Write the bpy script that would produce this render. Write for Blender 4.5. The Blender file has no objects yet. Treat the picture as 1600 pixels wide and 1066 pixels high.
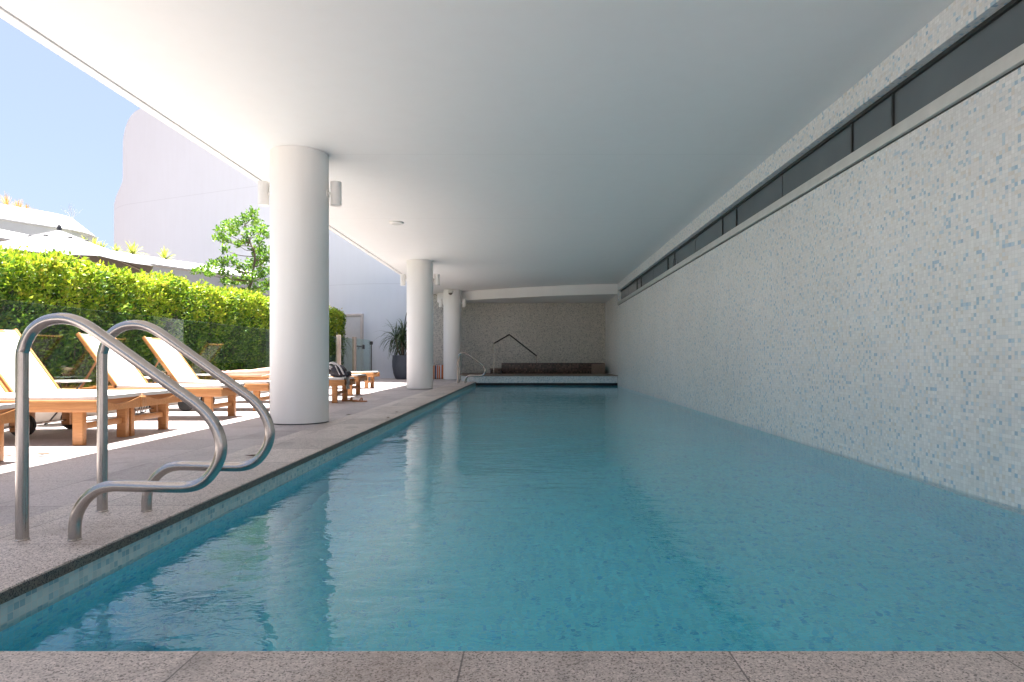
import bpy, bmesh, math, random
import numpy as np
from mathutils import Vector, Matrix, noise as mnoise

random.seed(7)
rng = np.random.default_rng(11)
SC = bpy.context.scene
COL = SC.collection
PI = math.pi
R = math.radians

# ------------------------------------------------------------------ materials
class NT:
    def __init__(s, name):
        s.m = bpy.data.materials.new(name)
        s.m.use_nodes = True
        s.t = s.m.node_tree
        s.t.nodes.clear()
        s.out = s.n('ShaderNodeOutputMaterial')
    def n(s, kind, **kw):
        nd = s.t.nodes.new(kind)
        for k, v in kw.items():
            setattr(nd, k, v)
        return nd
    def l(s, a, b):
        s.t.links.new(a, b)
    def put(s, sock, v):
        if isinstance(v, bpy.types.NodeSocket):
            s.l(v, sock)
        else:
            sock.default_value = v
    def math(s, op, a, b=0.0, c=None, clamp=False):
        nd = s.n('ShaderNodeMath', operation=op, use_clamp=clamp)
        s.put(nd.inputs[0], a); s.put(nd.inputs[1], b)
        if c is not None: s.put(nd.inputs[2], c)
        return nd.outputs[0]
    def vmath(s, op, a, b=(0, 0, 0), c=None):
        nd = s.n('ShaderNodeVectorMath', operation=op)
        s.put(nd.inputs[0], a)
        s.put(nd.inputs[1], b)
        if c is not None: s.put(nd.inputs[2], c)
        return nd.outputs[0]
    def obj(s):
        return s.n('ShaderNodeTexCoord').outputs['Object']
    def noise(s, vec, scale, detail=3.0, rough=0.55, dist=0.0):
        nd = s.n('ShaderNodeTexNoise')
        s.put(nd.inputs['Vector'], vec)
        nd.inputs['Scale'].default_value = scale
        nd.inputs['Detail'].default_value = detail
        nd.inputs['Roughness'].default_value = rough
        nd.inputs['Distortion'].default_value = dist
        return nd.outputs['Fac']
    def ramp(s, fac, stops, interp='LINEAR'):
        nd = s.n('ShaderNodeValToRGB')
        cr = nd.color_ramp
        cr.interpolation = interp
        while len(cr.elements) < len(stops):
            cr.elements.new(0.5)
        for e, (p, c) in zip(cr.elements, stops):
            e.position = p
            e.color = (c[0], c[1], c[2], 1) if not isinstance(c, (int, float)) else (c, c, c, 1)
        s.put(nd.inputs['Fac'], fac)
        return nd.outputs['Color']
    def mix(s, fac, a, b, mode='MIX'):
        nd = s.n('ShaderNodeMix', data_type='RGBA', blend_type=mode)
        s.put(nd.inputs[0], fac)
        for sock, v in ((nd.inputs[6], a), (nd.inputs[7], b)):
            if isinstance(v, bpy.types.NodeSocket): s.l(v, sock)
            else: sock.default_value = (v[0], v[1], v[2], 1)
        return nd.outputs[2]
    def bump(s, h, strength=0.3, dist=0.01):
        nd = s.n('ShaderNodeBump')
        nd.inputs['Strength'].default_value = strength
        nd.inputs['Distance'].default_value = dist
        s.l(h, nd.inputs['Height'])
        return nd.outputs['Normal']
    def bsdf(s, color, rough=0.5, metal=0.0, normal=None, **kw):
        p = s.n('ShaderNodeBsdfPrincipled')
        if isinstance(color, bpy.types.NodeSocket): s.l(color, p.inputs['Base Color'])
        else: p.inputs['Base Color'].default_value = (*color, 1)
        s.put(p.inputs['Roughness'], rough)
        p.inputs['Metallic'].default_value = metal
        if normal is not None: s.l(normal, p.inputs['Normal'])
        for k, v in kw.items():
            s.put(p.inputs[k.replace('_', ' ')], v)
        return p.outputs[0]
    def done(s, sh):
        s.l(sh, s.out.inputs['Surface'])
        return s.m

def simple(name, c, rough=0.5, metal=0.0, var=0.12, scale=9.0, bump=0.0, bscale=60.0, **kw):
    t = NT(name)
    o = t.obj()
    f = t.noise(o, scale, 4.0)
    lo = [x * (1 - var) for x in c]; hi = [min(1, x * (1 + var)) for x in c]
    col = t.ramp(f, [(0.3, lo), (0.7, hi)])
    nrm = t.bump(t.noise(o, bscale, 3.0), bump, 0.004) if bump else None
    return t.done(t.bsdf(col, rough, metal, nrm, **kw))

def mosaic(name, stops, size=0.023, rough=0.3, tilt=0.05, grout=(0.74, 0.74, 0.725), clump=0.25, gw=0.06, spec=0.5, ior=1.5):
    t = NT(name)
    o = t.obj()
    p = t.vmath('MULTIPLY_ADD', o, (1 / size,) * 3, (0.37, 0.41, 0.33))
    cell = t.vmath('FLOOR', p)
    wn = t.n('ShaderNodeTexWhiteNoise', noise_dimensions='3D')
    t.l(cell, wn.inputs['Vector'])
    big = t.noise(t.vmath('MULTIPLY', cell, (1, 1, 1)), 0.16, 2.0)
    v = t.math('MULTIPLY_ADD', t.math('SUBTRACT', big, 0.5), clump, wn.outputs['Value'])
    col = t.ramp(v, stops, 'CONSTANT')
    shade = t.math('MULTIPLY_ADD', t.n('ShaderNodeSeparateColor').outputs[0], 0.0, 1.0)
    sep = t.n('ShaderNodeSeparateColor'); t.l(wn.outputs['Color'], sep.inputs[0])
    tone = t.math('MULTIPLY_ADD', sep.outputs[1], 0.16, 0.90)
    col = t.mix(1.0, col, t.n('ShaderNodeCombineColor').outputs[0], 'MULTIPLY') if False else t.vmath('SCALE', col)
    col.node.inputs['Scale'].default_value = 1.0
    t.l(tone, col.node.inputs['Scale'])
    # grout lines, only in the two directions that lie in the face
    fr = t.vmath('FRACTION', p)
    ab = t.vmath('ABSOLUTE', t.vmath('SUBTRACT', fr, (0.5, 0.5, 0.5)))
    sx = t.n('ShaderNodeSeparateXYZ'); t.l(ab, sx.inputs[0])
    geo = t.n('ShaderNodeNewGeometry')
    nx = t.n('ShaderNodeSeparateXYZ'); t.l(t.vmath('ABSOLUTE', geo.outputs['True Normal']), nx.inputs[0])
    g = None
    for i in range(3):
        e = t.math('MULTIPLY', t.math('GREATER_THAN', sx.outputs[i], 0.5 - gw / 2), t.math('LESS_THAN', nx.outputs[i], 0.5))
        g = e if g is None else t.math('MAXIMUM', g, e)
    col = t.mix(g, col, grout)
    dirt = t.noise(o, 0.8, 4.0)
    col = t.mix(1.0, col, t.ramp(dirt, [(0.25, (0.90, 0.895, 0.88)), (0.75, (1, 1, 1))]), 'MULTIPLY')
    jit = t.vmath('MULTIPLY', t.vmath('SUBTRACT', wn.outputs['Color'], (0.5, 0.5, 0.5)), (tilt * 2,) * 3)
    nrm = t.vmath('NORMALIZE', t.vmath('ADD', geo.outputs['Normal'], jit))
    rr = t.math('MAXIMUM', t.math('MULTIPLY', g, 0.85), rough)
    return t.done(t.bsdf(col, rr, 0, nrm, Specular_IOR_Level=spec, IOR=ior))

def granite(name, light, dark, grid=None, stain=0.35, rough=0.55, speck=1.0):
    t = NT(name)
    o = t.obj()
    v = t.n('ShaderNodeTexVoronoi'); v.inputs['Scale'].default_value = 260
    t.l(o, v.inputs['Vector'])
    sep = t.n('ShaderNodeSeparateColor'); t.l(v.outputs['Color'], sep.inputs[0])
    mid = [(a * 0.62 + b * 0.38) for a, b in zip(light, dark)]
    k = speck
    col = t.ramp(sep.outputs[0], [(0.0, dark), (0.12 * k, mid), (0.4, light), (0.8, [min(1, a * 1.22) for a in light])], 'CONSTANT')
    f = t.noise(o, 30, 4.0)
    col = t.mix(1.0, col, t.ramp(f, [(0.3, (0.86, 0.85, 0.84)), (0.7, (1.06, 1.05, 1.05))]), 'MULTIPLY')
    st = t.noise(o, 1.1, 6.0, 0.62)
    col = t.mix(t.math('MULTIPLY', t.ramp(st, [(0.52, 0.0), (0.68, 1.0)]), stain), col, [a * b for a, b in zip(mid, (0.52, 0.44, 0.36))])
    st2 = t.noise(t.vmath('MULTIPLY', o, (1.0, 0.45, 1.0)), 3.3, 5.0, 0.6)
    col = t.mix(t.math('MULTIPLY', t.ramp(st2, [(0.60, 0.0), (0.66, 1.0)]), stain * 0.7), col, [a * 0.5 for a in mid])
    h = t.noise(o, 220, 2.0)
    if grid:
        sx, sy, ox, oy = grid
        p = t.vmath('MULTIPLY_ADD', o, (1 / sx, 1 / sy, 0), (ox, oy, 0))
        cell = t.vmath('FLOOR', p)
        wn = t.n('ShaderNodeTexWhiteNoise', noise_dimensions='3D'); t.l(cell, wn.inputs['Vector'])
        tone = t.math('MULTIPLY_ADD', wn.outputs['Value'], 0.27, 0.84)
        sc = t.vmath('SCALE', col); t.l(tone, sc.node.inputs['Scale'])
        col = sc
        ab = t.vmath('ABSOLUTE', t.vmath('SUBTRACT', t.vmath('FRACTION', p), (0.5, 0.5, 0.5)))
        s2 = t.n('ShaderNodeSeparateXYZ'); t.l(ab, s2.inputs[0])
        j = t.math('MAXIMUM', t.math('GREATER_THAN', s2.outputs[0], 0.5 - 0.0022 / sx), t.math('GREATER_THAN', s2.outputs[1], 0.5 - 0.0022 / sy))
        col = t.mix(t.math('MULTIPLY', j, 0.75), col, (0.05, 0.045, 0.042))
        h = t.math('SUBTRACT', h, t.math('MULTIPLY', j, 3.0))
    rr = t.math('MULTIPLY_ADD', f, 0.25, rough - 0.1)
    return t.done(t.bsdf(col, rr, 0, t.bump(h, 0.35, 0.002)))

def wood(name, c0, c1, axis=(1, 14, 14)):
    t = NT(name)
    o = t.vmath('MULTIPLY', t.obj(), axis)
    info = t.n('ShaderNodeObjectInfo')
    o = t.vmath('ADD', o, t.vmath('MULTIPLY', info.outputs['Location'], (1.3, 1.7, 0.9)))
    f = t.noise(o, 5.0, 6.0, 0.65, 0.6)
    col = t.ramp(f, [(0.3, c0), (0.7, c1)])
    return t.done(t.bsdf(col, 0.42, 0, t.bump(f, 0.15, 0.003)))

def foliage(name, cols, trans=0.35, rough=0.42):
    t = NT(name)
    geo = t.n('ShaderNodeNewGeometry')
    col = t.ramp(geo.outputs['Random Per Island'], cols)
    p = t.bsdf(col, rough)
    tr = t.n('ShaderNodeBsdfTranslucent')
    t.l(t.mix(1.0, col, (1.25, 1.3, 0.6), 'MULTIPLY'), tr.inputs['Color'])
    mx = t.n('ShaderNodeMixShader'); mx.inputs[0].default_value = trans
    t.l(p, mx.inputs[1]); t.l(tr.outputs[0], mx.inputs[2])
    return t.done(mx.outputs[0])

def glassmat(name, tint):
    t = NT(name)
    fr = t.n('ShaderNodeFresnel')
    t.l(t.math('MULTIPLY_ADD', t.n('ShaderNodeNewGeometry').outputs['Backfacing'], -0.8333, 1.5), fr.inputs['IOR'])
    tr = t.n('ShaderNodeBsdfTransparent'); tr.inputs['Color'].default_value = (*tint, 1)
    gl = t.n('ShaderNodeBsdfGlossy'); gl.inputs['Roughness'].default_value = 0.004
    gl.inputs['Color'].default_value = (0.95, 1, 0.98, 1)
    mx = t.n('ShaderNodeMixShader')
    t.l(fr.outputs[0], mx.inputs[0]); t.l(tr.outputs[0], mx.inputs[1]); t.l(gl.outputs[0], mx.inputs[2])
    return t.done(mx.outputs[0])

def watermat():
    t = NT('pool_water')
    o = t.obj()
    a = t.noise(t.vmath('MULTIPLY', o, (0.8, 1.0, 1.0)), 2.1, 3.0, 0.5, 0.4)
    b = t.noise(t.vmath('MULTIPLY', o, (0.75, 1.15, 1.0)), 9.0, 3.0, 0.55, 0.5)
    c = t.noise(t.vmath('MULTIPLY', o, (0.7, 1.2, 1.0)), 26.0, 2.0, 0.5, 0.3)
    sx = t.n('ShaderNodeSeparateXYZ'); t.l(o, sx.inputs[0])
    # the return jets stir the deck side of the pool; the water under the wall lies calmer
    side = t.ramp(t.math('MULTIPLY_ADD', sx.outputs[0], 0.25, 0.5), [(0.22, 1.2), (0.80, 0.45)])
    calm = t.math('MULTIPLY', t.ramp(t.noise(o, 0.42, 2.0), [(0.35, 0.5), (0.7, 1.0)]), side)
    h = t.math('ADD', t.math('MULTIPLY', a, 0.85), t.math('ADD', t.math('MULTIPLY', b, 0.27), t.math('MULTIPLY', c, 0.045)))
    h = t.math('MULTIPLY', h, calm)
    nrm = t.bump(h, 1.0, 0.0175)
    g = t.n('ShaderNodeBsdfGlass'); g.inputs['IOR'].default_value = 1.333; g.inputs['Roughness'].default_value = 0.0
    t.l(nrm, g.inputs['Normal'])
    ab = t.n('ShaderNodeVolumeAbsorption')
    ab.inputs['Color'].default_value = (0.38, 0.96, 1.0, 1)
    ab.inputs['Density'].default_value = 0.30
    t.l(ab.outputs[0], t.out.inputs['Volume'])
    return t.done(g.outputs[0])

def steel(name, c=(0.47, 0.44, 0.41), rough=0.27):
    t = NT(name)
    o = t.obj()
    f = t.noise(t.vmath('MULTIPLY', o, (3, 3, 3)), 4, 4.0)
    return t.done(t.bsdf(c, t.math('MULTIPLY_ADD', f, 0.03, rough - 0.04), 1.0))

def paint(name, c, joints=(), rough=0.6, amt=1.0, boards=0):
    t = NT(name)
    o = t.obj()
    f = t.noise(o, 0.55, 5.0, 0.6)
    col = t.ramp(f, [(0.3, [x * (1 - 0.045 * amt) for x in c]), (0.72, c)])
    g = t.noise(t.vmath('MULTIPLY', o, (3.0, 3.0, 0.35)), 2.0, 5.0)
    col = t.mix(1.0, col, t.ramp(g, [(0.3, (1 - 0.035 * amt, 1 - 0.04 * amt, 1 - 0.045 * amt)), (0.6, (1, 1, 1))]), 'MULTIPLY')
    if joints:
        sz = t.n('ShaderNodeSeparateXYZ'); t.l(o, sz.inputs[0])
        for z in joints:
            d = t.math('ABSOLUTE', t.math('SUBTRACT', sz.outputs[2], z))
            col = t.mix(t.math('MULTIPLY', t.math('LESS_THAN', d, 0.012), 0.14), col, (0.25, 0.25, 0.26))
    if boards:
        geo = t.n('ShaderNodeNewGeometry')
        sy = t.n('ShaderNodeSeparateXYZ'); t.l(geo.outputs['Position'], sy.inputs[0])
        fy = t.math('ABSOLUTE', t.math('SUBTRACT', t.math('FRACT', t.math('MULTIPLY', t.math('SUBTRACT', sy.outputs[1], 0.6), 1 / boards)), 0.5))
        col = t.mix(t.math('MULTIPLY', t.math('GREATER_THAN', fy, 0.5 - 0.010 / boards), 0.11), col, (0.4, 0.4, 0.4))
    return t.done(t.bsdf(col, rough, 0, t.bump(t.noise(o, 55, 4.0), 0.12, 0.002)))

M = {}
M['paint'] = paint('white_paint', (0.80, 0.785, 0.765))
M['ceil'] = paint('ceiling_paint', (0.83, 0.825, 0.82), amt=0.35, boards=3.2)
M['beam'] = paint('beam_paint', (0.83, 0.825, 0.82), amt=0.5)
M['colpaint'] = paint('column_paint', (0.84, 0.83, 0.815))
M['bwall'] = paint('building_render', (0.80, 0.825, 0.875), joints=(3.3, 7.2), amt=0.5)
M['planter'] = paint('planter_render', (0.62, 0.61, 0.59))
WHITE_STOPS = [(0.0, (0.40, 0.58, 0.72)), (0.035, (0.57, 0.71, 0.80)), (0.095, (0.76, 0.82, 0.87)),
               (0.17, (0.84, 0.80, 0.745)), (0.24, (0.88, 0.875, 0.87)), (0.60, (0.92, 0.915, 0.915)), (0.86, (0.945, 0.945, 0.94))]
M['mosaic'] = mosaic('white_glass_mosaic', WHITE_STOPS, 0.023, 0.33, 0.06, spec=0.8, ior=1.75)
M['greymosaic'] = mosaic('grey_glass_mosaic', [(0.0, (0.36, 0.36, 0.34)), (0.14, (0.50, 0.485, 0.45)), (0.4, (0.58, 0.56, 0.51)), (0.75, (0.66, 0.63, 0.57))], 0.03, 0.16, 0.09, (0.42, 0.41, 0.38))
M['poolmosaic'] = mosaic('pool_blue_mosaic', [(0.0, (0.08, 0.60, 0.88)), (0.06, (0.15, 0.76, 0.96)), (0.3, (0.20, 0.84, 0.985)), (0.6, (0.22, 0.87, 0.99)), (0.85, (0.25, 0.88, 0.99))], 0.023, 0.3, 0.02, (0.45, 0.80, 0.85))
M['waterline'] = mosaic('waterline_mosaic', [(0.0, (0.32, 0.48, 0.53)), (0.14, (0.44, 0.60, 0.62)), (0.45, (0.54, 0.66, 0.65)), (0.8, (0.62, 0.69, 0.66))], 0.024, 0.25, 0.03, (0.58, 0.60, 0.56), gw=0.1)
M['plinth'] = mosaic('plinth_mosaic', [(0.0, (0.42, 0.52, 0.58)), (0.15, (0.60, 0.66, 0.69)), (0.5, (0.70, 0.74, 0.76)), (0.8, (0.76, 0.78, 0.79))], 0.024, 0.28, 0.03, (0.62, 0.64, 0.65))
M['brownmosaic'] = mosaic('brown_tile', [(0.0, (0.035, 0.022, 0.018)), (0.3, (0.07, 0.042, 0.034)), (0.65, (0.11, 0.065, 0.05)), (0.9, (0.16, 0.10, 0.075))], 0.05, 0.35, 0.03, (0.10, 0.08, 0.07))
M['deck'] = granite('granite_paving', (0.42, 0.38, 0.375), (0.22, 0.19, 0.19), (0.63, 0.63, 0.04, 0.2), 0.40)
M['coping'] = granite('granite_coping', (0.55, 0.485, 0.445), (0.16, 0.135, 0.12), (0.63, 0.63, 0.04, 0.594), 0.55, 0.5, 1.1)
M['wetedge'] = granite('wet_granite_edge', (0.17, 0.14, 0.115), (0.03, 0.025, 0.022), None, 0.4, 0.4, 2.0)
M['brownstone'] = granite('brown_stone', (0.22, 0.165, 0.13), (0.08, 0.06, 0.05), None, 0.2)
M['kerb'] = paint('kerb_concrete', (0.46, 0.41, 0.36))
M['steel'] = steel('brushed_steel')
M['darksteel'] = steel('dark_bronze_rail', (0.05, 0.05, 0.048), 0.4)
M['alu'] = steel('satin_aluminium', (0.75, 0.75, 0.74), 0.35)
M['teak'] = wood('oiled_teak', (0.36, 0.15, 0.048), (0.54, 0.255, 0.092))
M['teakdark'] = wood('weathered_teak', (0.26, 0.12, 0.05), (0.40, 0.2, 0.085))
def canvas():
    t = NT('white_canvas')
    o = t.obj()
    w = t.n('ShaderNodeTexWave'); w.inputs['Scale'].default_value = 22; w.inputs['Distortion'].default_value = 0.6
    t.l(o, w.inputs['Vector'])
    col = t.ramp(t.noise(o, 4.0, 4.0), [(0.3, (0.56, 0.55, 0.53)), (0.7, (0.63, 0.62, 0.60))])
    return t.done(t.bsdf(col, 0.85, 0, t.bump(w.outputs['Fac'], 0.08, 0.002)))
M['canvas'] = canvas()
M['umbrella'] = simple('umbrella_canvas', (0.17, 0.17, 0.175), 0.85, var=0.05)
M['darkplastic'] = simple('dark_plastic', (0.05, 0.047, 0.05), 0.5)
M['rubber'] = simple('black_rubber', (0.02, 0.02, 0.02), 0.7)
M['lampwhite'] = simple('lamp_white_enamel', (0.78, 0.77, 0.745), 0.4, var=0.04)
M['lens'] = simple('lamp_lens', (0.18, 0.17, 0.16), 0.2)
M['glass'] = glassmat('fence_glass', (0.80, 0.88, 0.86))
M['winglass'] = simple('dark_window_glass', (0.125, 0.15, 0.165), 0.12, var=0.2, scale=0.7)
M['winframe'] = simple('grey_window_frame', (0.60, 0.605, 0.58), 0.45, var=0.06)
M['seal'] = simple('black_window_seal', (0.03, 0.035, 0.035), 0.5)
M['water'] = watermat()
def spawater():
    t = NT('spa_water')
    o = t.obj()
    n = t.bump(t.noise(o, 5, 3.0), 0.4, 0.01)
    return t.done(t.bsdf((0.05, 0.10, 0.11), 0.03, 0, n))
M['spawater'] = spawater()
M['slot'] = simple('black_overflow_slot', (0.012, 0.014, 0.018), 0.5)
HEDGE = [(0.0, (0.03, 0.08, 0.014)), (0.3, (0.075, 0.17, 0.022)), (0.6, (0.15, 0.27, 0.03)), (0.85, (0.30, 0.40, 0.045)), (1.0, (0.48, 0.52, 0.12))]
NEWG = [(0.0, (0.16, 0.28, 0.03)), (0.5, (0.34, 0.43, 0.04)), (0.85, (0.46, 0.49, 0.06)), (1.0, (0.50, 0.38, 0.09))]
M['hedgeleaf'] = foliage('hedge_leaves', HEDGE, 0.35)
M['hedgenew'] = foliage('hedge_new_shoots', NEWG, 0.4)
M['treeleaf'] = foliage('tree_leaves', [(0.0, (0.05, 0.13, 0.02)), (0.5, (0.15, 0.30, 0.04)), (1.0, (0.32, 0.46, 0.07))], 0.35)
M['agave'] = foliage('succulent_leaves', [(0.0, (0.22, 0.30, 0.06)), (0.6, (0.45, 0.47, 0.10)), (1.0, (0.62, 0.58, 0.22))], 0.25)
M['straw'] = foliage('dry_grass', [(0.0, (0.30, 0.14, 0.07)), (0.5, (0.46, 0.24, 0.10)), (1.0, (0.38, 0.36, 0.14))], 0.3)
M['strap'] = foliage('strap_leaves', [(0.0, (0.022, 0.045, 0.018)), (0.6, (0.045, 0.085, 0.032)), (1.0, (0.09, 0.12, 0.045))], 0.12, 0.6)
M['bark'] = simple('bark', (0.16, 0.12, 0.09), 0.85, var=0.35, scale=30, bump=0.5)
M['twig'] = simple('hedge_twigs', (0.20, 0.135, 0.085), 0.85, var=0.3, scale=20)
M['paletwig'] = simple('grey_twigs', (0.40, 0.40, 0.40), 0.8, var=0.2)
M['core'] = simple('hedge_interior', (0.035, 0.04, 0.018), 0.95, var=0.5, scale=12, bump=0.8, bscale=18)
M['pot'] = simple('slate_pot', (0.095, 0.105, 0.135), 0.55, var=0.15, scale=4, bump=0.1)
M['soil'] = simple('garden_soil', (0.12, 0.085, 0.06), 0.95, var=0.4, scale=15, bump=0.6)
M['post'] = simple('sandstone_post', (0.36, 0.29, 0.25), 0.8, var=0.1)
M['doorpaint'] = simple('door_paint', (0.70, 0.68, 0.67), 0.45, var=0.03)
M['frame'] = simple('door_frame_paint', (0.66, 0.58, 0.53), 0.5, var=0.04)
M['skin'] = simple('skin', (0.52, 0.31, 0.24), 0.5, var=0.06, scale=14)
M['hair'] = simple('brown_hair', (0.07, 0.04, 0.025), 0.6, var=0.3, scale=60)
M['swim'] = simple('pale_swimwear', (0.62, 0.60, 0.62), 0.8)
M['bag'] = simple('black_nylon', (0.022, 0.02, 0.03), 0.6, var=0.3, scale=20, bump=0.2)
M['bagtrim'] = simple('grey_webbing', (0.48, 0.47, 0.48), 0.8)
M['towel'] = simple('grey_towel', (0.55, 0.53, 0.52), 0.95, var=0.12, scale=40, bump=0.4)
M['sandal'] = simple('tan_leather', (0.40, 0.17, 0.075), 0.6)
M['deadleaf'] = simple('dead_leaf', (0.13, 0.075, 0.045), 0.8, var=0.3)
def stripes():
    t = NT('striped_fabric')
    o = t.obj()
    sx = t.n('ShaderNodeSeparateXYZ'); t.l(o, sx.inputs[0])
    f = t.math('FRACT', t.math('MULTIPLY_ADD', sx.outputs[0], 1 / 0.30, 0.52))
    W, O, N_, B = (0.62, 0.62, 0.66), (0.55, 0.16, 0.05), (0.03, 0.035, 0.10), (0.36, 0.45, 0.60)
    col = t.ramp(f, [(0.0, W), (0.10, O), (0.30, (0.62, 0.42, 0.28)), (0.36, N_), (0.50, B), (0.60, O), (0.74, W), (0.80, O), (0.95, W)], 'CONSTANT')
    return t.done(t.bsdf(col, 0.9, 0, t.bump(t.noise(o, 60, 3.0), 0.3, 0.004)))
M['stripes'] = stripes()

# ------------------------------------------------------------------ geometry helpers
def BM():
    return bmesh.new()

def box(bm, lo, hi, bev=0.0, seg=2, mat=None):
    lo, hi = Vector(lo), Vector(hi)
    c, s = (lo + hi) / 2, hi - lo
    m = Matrix.Translation(c) @ Matrix.Diagonal((s.x, s.y, s.z, 1))
    if mat is not None: m = mat @ m
    r = bmesh.ops.create_cube(bm, size=1, matrix=m)
    if bev:
        es = list({e for v in r['verts'] for e in v.link_edges})
        bmesh.ops.bevel(bm, geom=es, offset=bev, segments=seg, affect='EDGES', profile=0.5)
    return bm

def tube(bm, pts, r, seg=14, cap=True, smooth_pts=0):
    pts = [Vector(p) for p in pts]
    if smooth_pts:
        pts = catmull(pts, smooth_pts)
    rs = r if isinstance(r, (list, tuple)) else [r] * len(pts)
    if len(rs) != len(pts):
        rs = [rs[0] + (rs[-1] - rs[0]) * i / (len(pts) - 1) for i in range(len(pts))]
    tang = []
    for i in range(len(pts)):
        a = pts[max(0, i - 1)]; b = pts[min(len(pts) - 1, i + 1)]
        tang.append((b - a).normalized())
    up = Vector((0, 1, 0)) if abs(tang[0].y) < 0.9 else Vector((1, 0, 0))
    n = (up - tang[0] * up.dot(tang[0])).normalized()
    rings = []
    for i, p in enumerate(pts):
        n = (n - tang[i] * n.dot(tang[i])).normalized()
        b = tang[i].cross(n)
        rings.append([bm.verts.new(p + (n * math.cos(2 * PI * k / seg) + b * math.sin(2 * PI * k / seg)) * rs[i]) for k in range(seg)])
    for a, b in zip(rings, rings[1:]):
        for k in range(seg):
            bm.faces.new((a[k], a[(k + 1) % seg], b[(k + 1) % seg], b[k]))
    if cap:
        bm.faces.new(list(reversed(rings[0]))); bm.faces.new(rings[-1])
    return bm

def catmull(pts, k):
    out = []
    n = len(pts)
    for i in range(n - 1):
        p0, p1, p2, p3 = pts[max(0, i - 1)], pts[i], pts[i + 1], pts[min(n - 1, i + 2)]
        for j in range(k):
            t = j / k
            out.append(0.5 * ((2 * p1) + (p2 - p0) * t + (2 * p0 - 5 * p1 + 4 * p2 - p3) * t * t + (3 * p1 - p0 - 3 * p2 + p3) * t ** 3))
    out.append(pts[-1])
    return out

def lathe(bm, prof, c=(0, 0, 0), seg=48, cap=True):
    c = Vector(c)
    rings = [[bm.verts.new(c + Vector((r * math.cos(2 * PI * k / seg), r * math.sin(2 * PI * k / seg), z))) for k in range(seg)] for r, z in prof]
    for a, b in zip(rings, rings[1:]):
        for k in range(seg):
            bm.faces.new((a[k], a[(k + 1) % seg], b[(k + 1) % seg], b[k]))
    if cap:
        bm.faces.new(list(reversed(rings[0]))); bm.faces.new(rings[-1])
    return bm

def poly_prism(bm, pts, z0, z1):
    """plan polygon pts (x,y) counter-clockwise, extruded in z"""
    a = [bm.verts.new((x, y, z0)) for x, y in pts]
    b = [bm.verts.new((x, y, z1)) for x, y in pts]
    n = len(pts)
    bm.faces.new(list(reversed(a))); bm.faces.new(b)
    for i in range(n):
        bm.faces.new((a[i], a[(i + 1) % n], b[(i + 1) % n], b[i]))
    return bm

def obj(name, bm, mat, parent=None, smooth=35, world=False):
    if world and parent is not None:
        bmesh.ops.translate(bm, verts=bm.verts, vec=-parent.location)
    bmesh.ops.recalc_face_normals(bm, faces=bm.faces)
    me = bpy.data.meshes.new(name)
    bm.to_mesh(me); bm.free()
    return link(name, me, mat, parent, smooth)

def link(name, me, mat, parent=None, smooth=35):
    if mat is not None: me.materials.append(mat)
    if smooth:
        me.shade_smooth()
        me.set_sharp_from_angle(angle=R(smooth))
    o = bpy.data.objects.new(name, me)
    COL.objects.link(o)
    if parent is not None: o.parent = parent
    return o

def tag(o, label, cat, group=None):
    o['label'] = label; o['category'] = cat; o['kind'] = 'thing'
    if group: o['group'] = group
    return o

def thing(name, label, cat, loc=(0, 0, 0), rot=0.0, group=None):
    o = bpy.data.objects.new(name, None)
    o.empty_display_size = 0.1
    COL.objects.link(o)
    o.location = loc; o.rotation_euler = (0, 0, rot)
    return tag(o, label, cat, group)

def struct(name, bm, mat, smooth=35):
    o = obj(name, bm, mat, None, smooth)
    o['kind'] = 'structure'
    return o

def dup(root, loc, rot=None, label=None):
    r = root.copy(); COL.objects.link(r); r.location = loc
    if rot is not None: r.rotation_euler = (0, 0, rot)
    if label: r['label'] = label
    for ch in list(root.children):
        c = ch.copy(); COL.objects.link(c); c.parent = r
        for g in list(ch.children):
            d = g.copy(); COL.objects.link(d); d.parent = c
    return r

# image geometry of the photograph (used only to derive real positions): eye 0.7 m above the deck
F, VX, HY, EYE = 1000.0, 827.0, 560.0, 0.70
def at(x, y, d):
    return Vector(((x - VX) * d / F, d, EYE + (HY - y) * d / F))

# main dimensions
PX0, PX1 = -1.60, 2.645          # pool sides
PY0, PY1 = 1.515, 19.10          # pool ends
WZ = -0.112                      # water level
CEIL = 2.93
CE = -3.45                       # roof edge
BY = 22.3                        # back wall
CX = -2.51                       # columns
YB = -1.6                        # roof and wall stop here, behind the camera, to let light in
FX = -5.38                       # glass fence line

# ------------------------------------------------------------------ ground, deck, pool
def sheet(x0, x1, y0, y1, z):
    bm = BM()
    bm.faces.new([bm.verts.new(p) for p in ((x0, y0, z), (x1, y0, z), (x1, y1, z), (x0, y1, z))])
    return bm

# the garden ground runs round the pool hall out to the horizon; the pool is a real hole in it
bm = BM()
for (x0, x1, y0, y1) in ((-600, PX0 - 0.3, -600, 900), (PX1 + 0.02, 600, -600, 900), (PX0 - 0.3, PX1 + 0.02, -600, PY0 - 0.2), (PX0 - 0.3, PX1 + 0.02, PY1 + 0.2, 900)):
    bm.faces.new([bm.verts.new(p) for p in ((x0, y0, -0.05), (x1, y0, -0.05), (x1, y1, -0.05), (x0, y1, -0.05))])
struct('ground', bm, M['soil'])

bm = BM()
box(bm, (FX + 0.05, PY0 - 0.61, -0.04), (PX0 - 0.60, BY + 0.4, 0.0))
box(bm, (PX0 - 0.60, PY1 + 0.0, -0.04), (PX0 - 0.002, BY, 0.0))
box(bm, (FX + 0.05, -14, -0.04), (PX1 + 9, PY0 - 0.612, 0.0))  # unseen paving behind the camera, widened to bounce sunlight into the hall
struct('pool_deck', bm, M['deck'])

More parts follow.
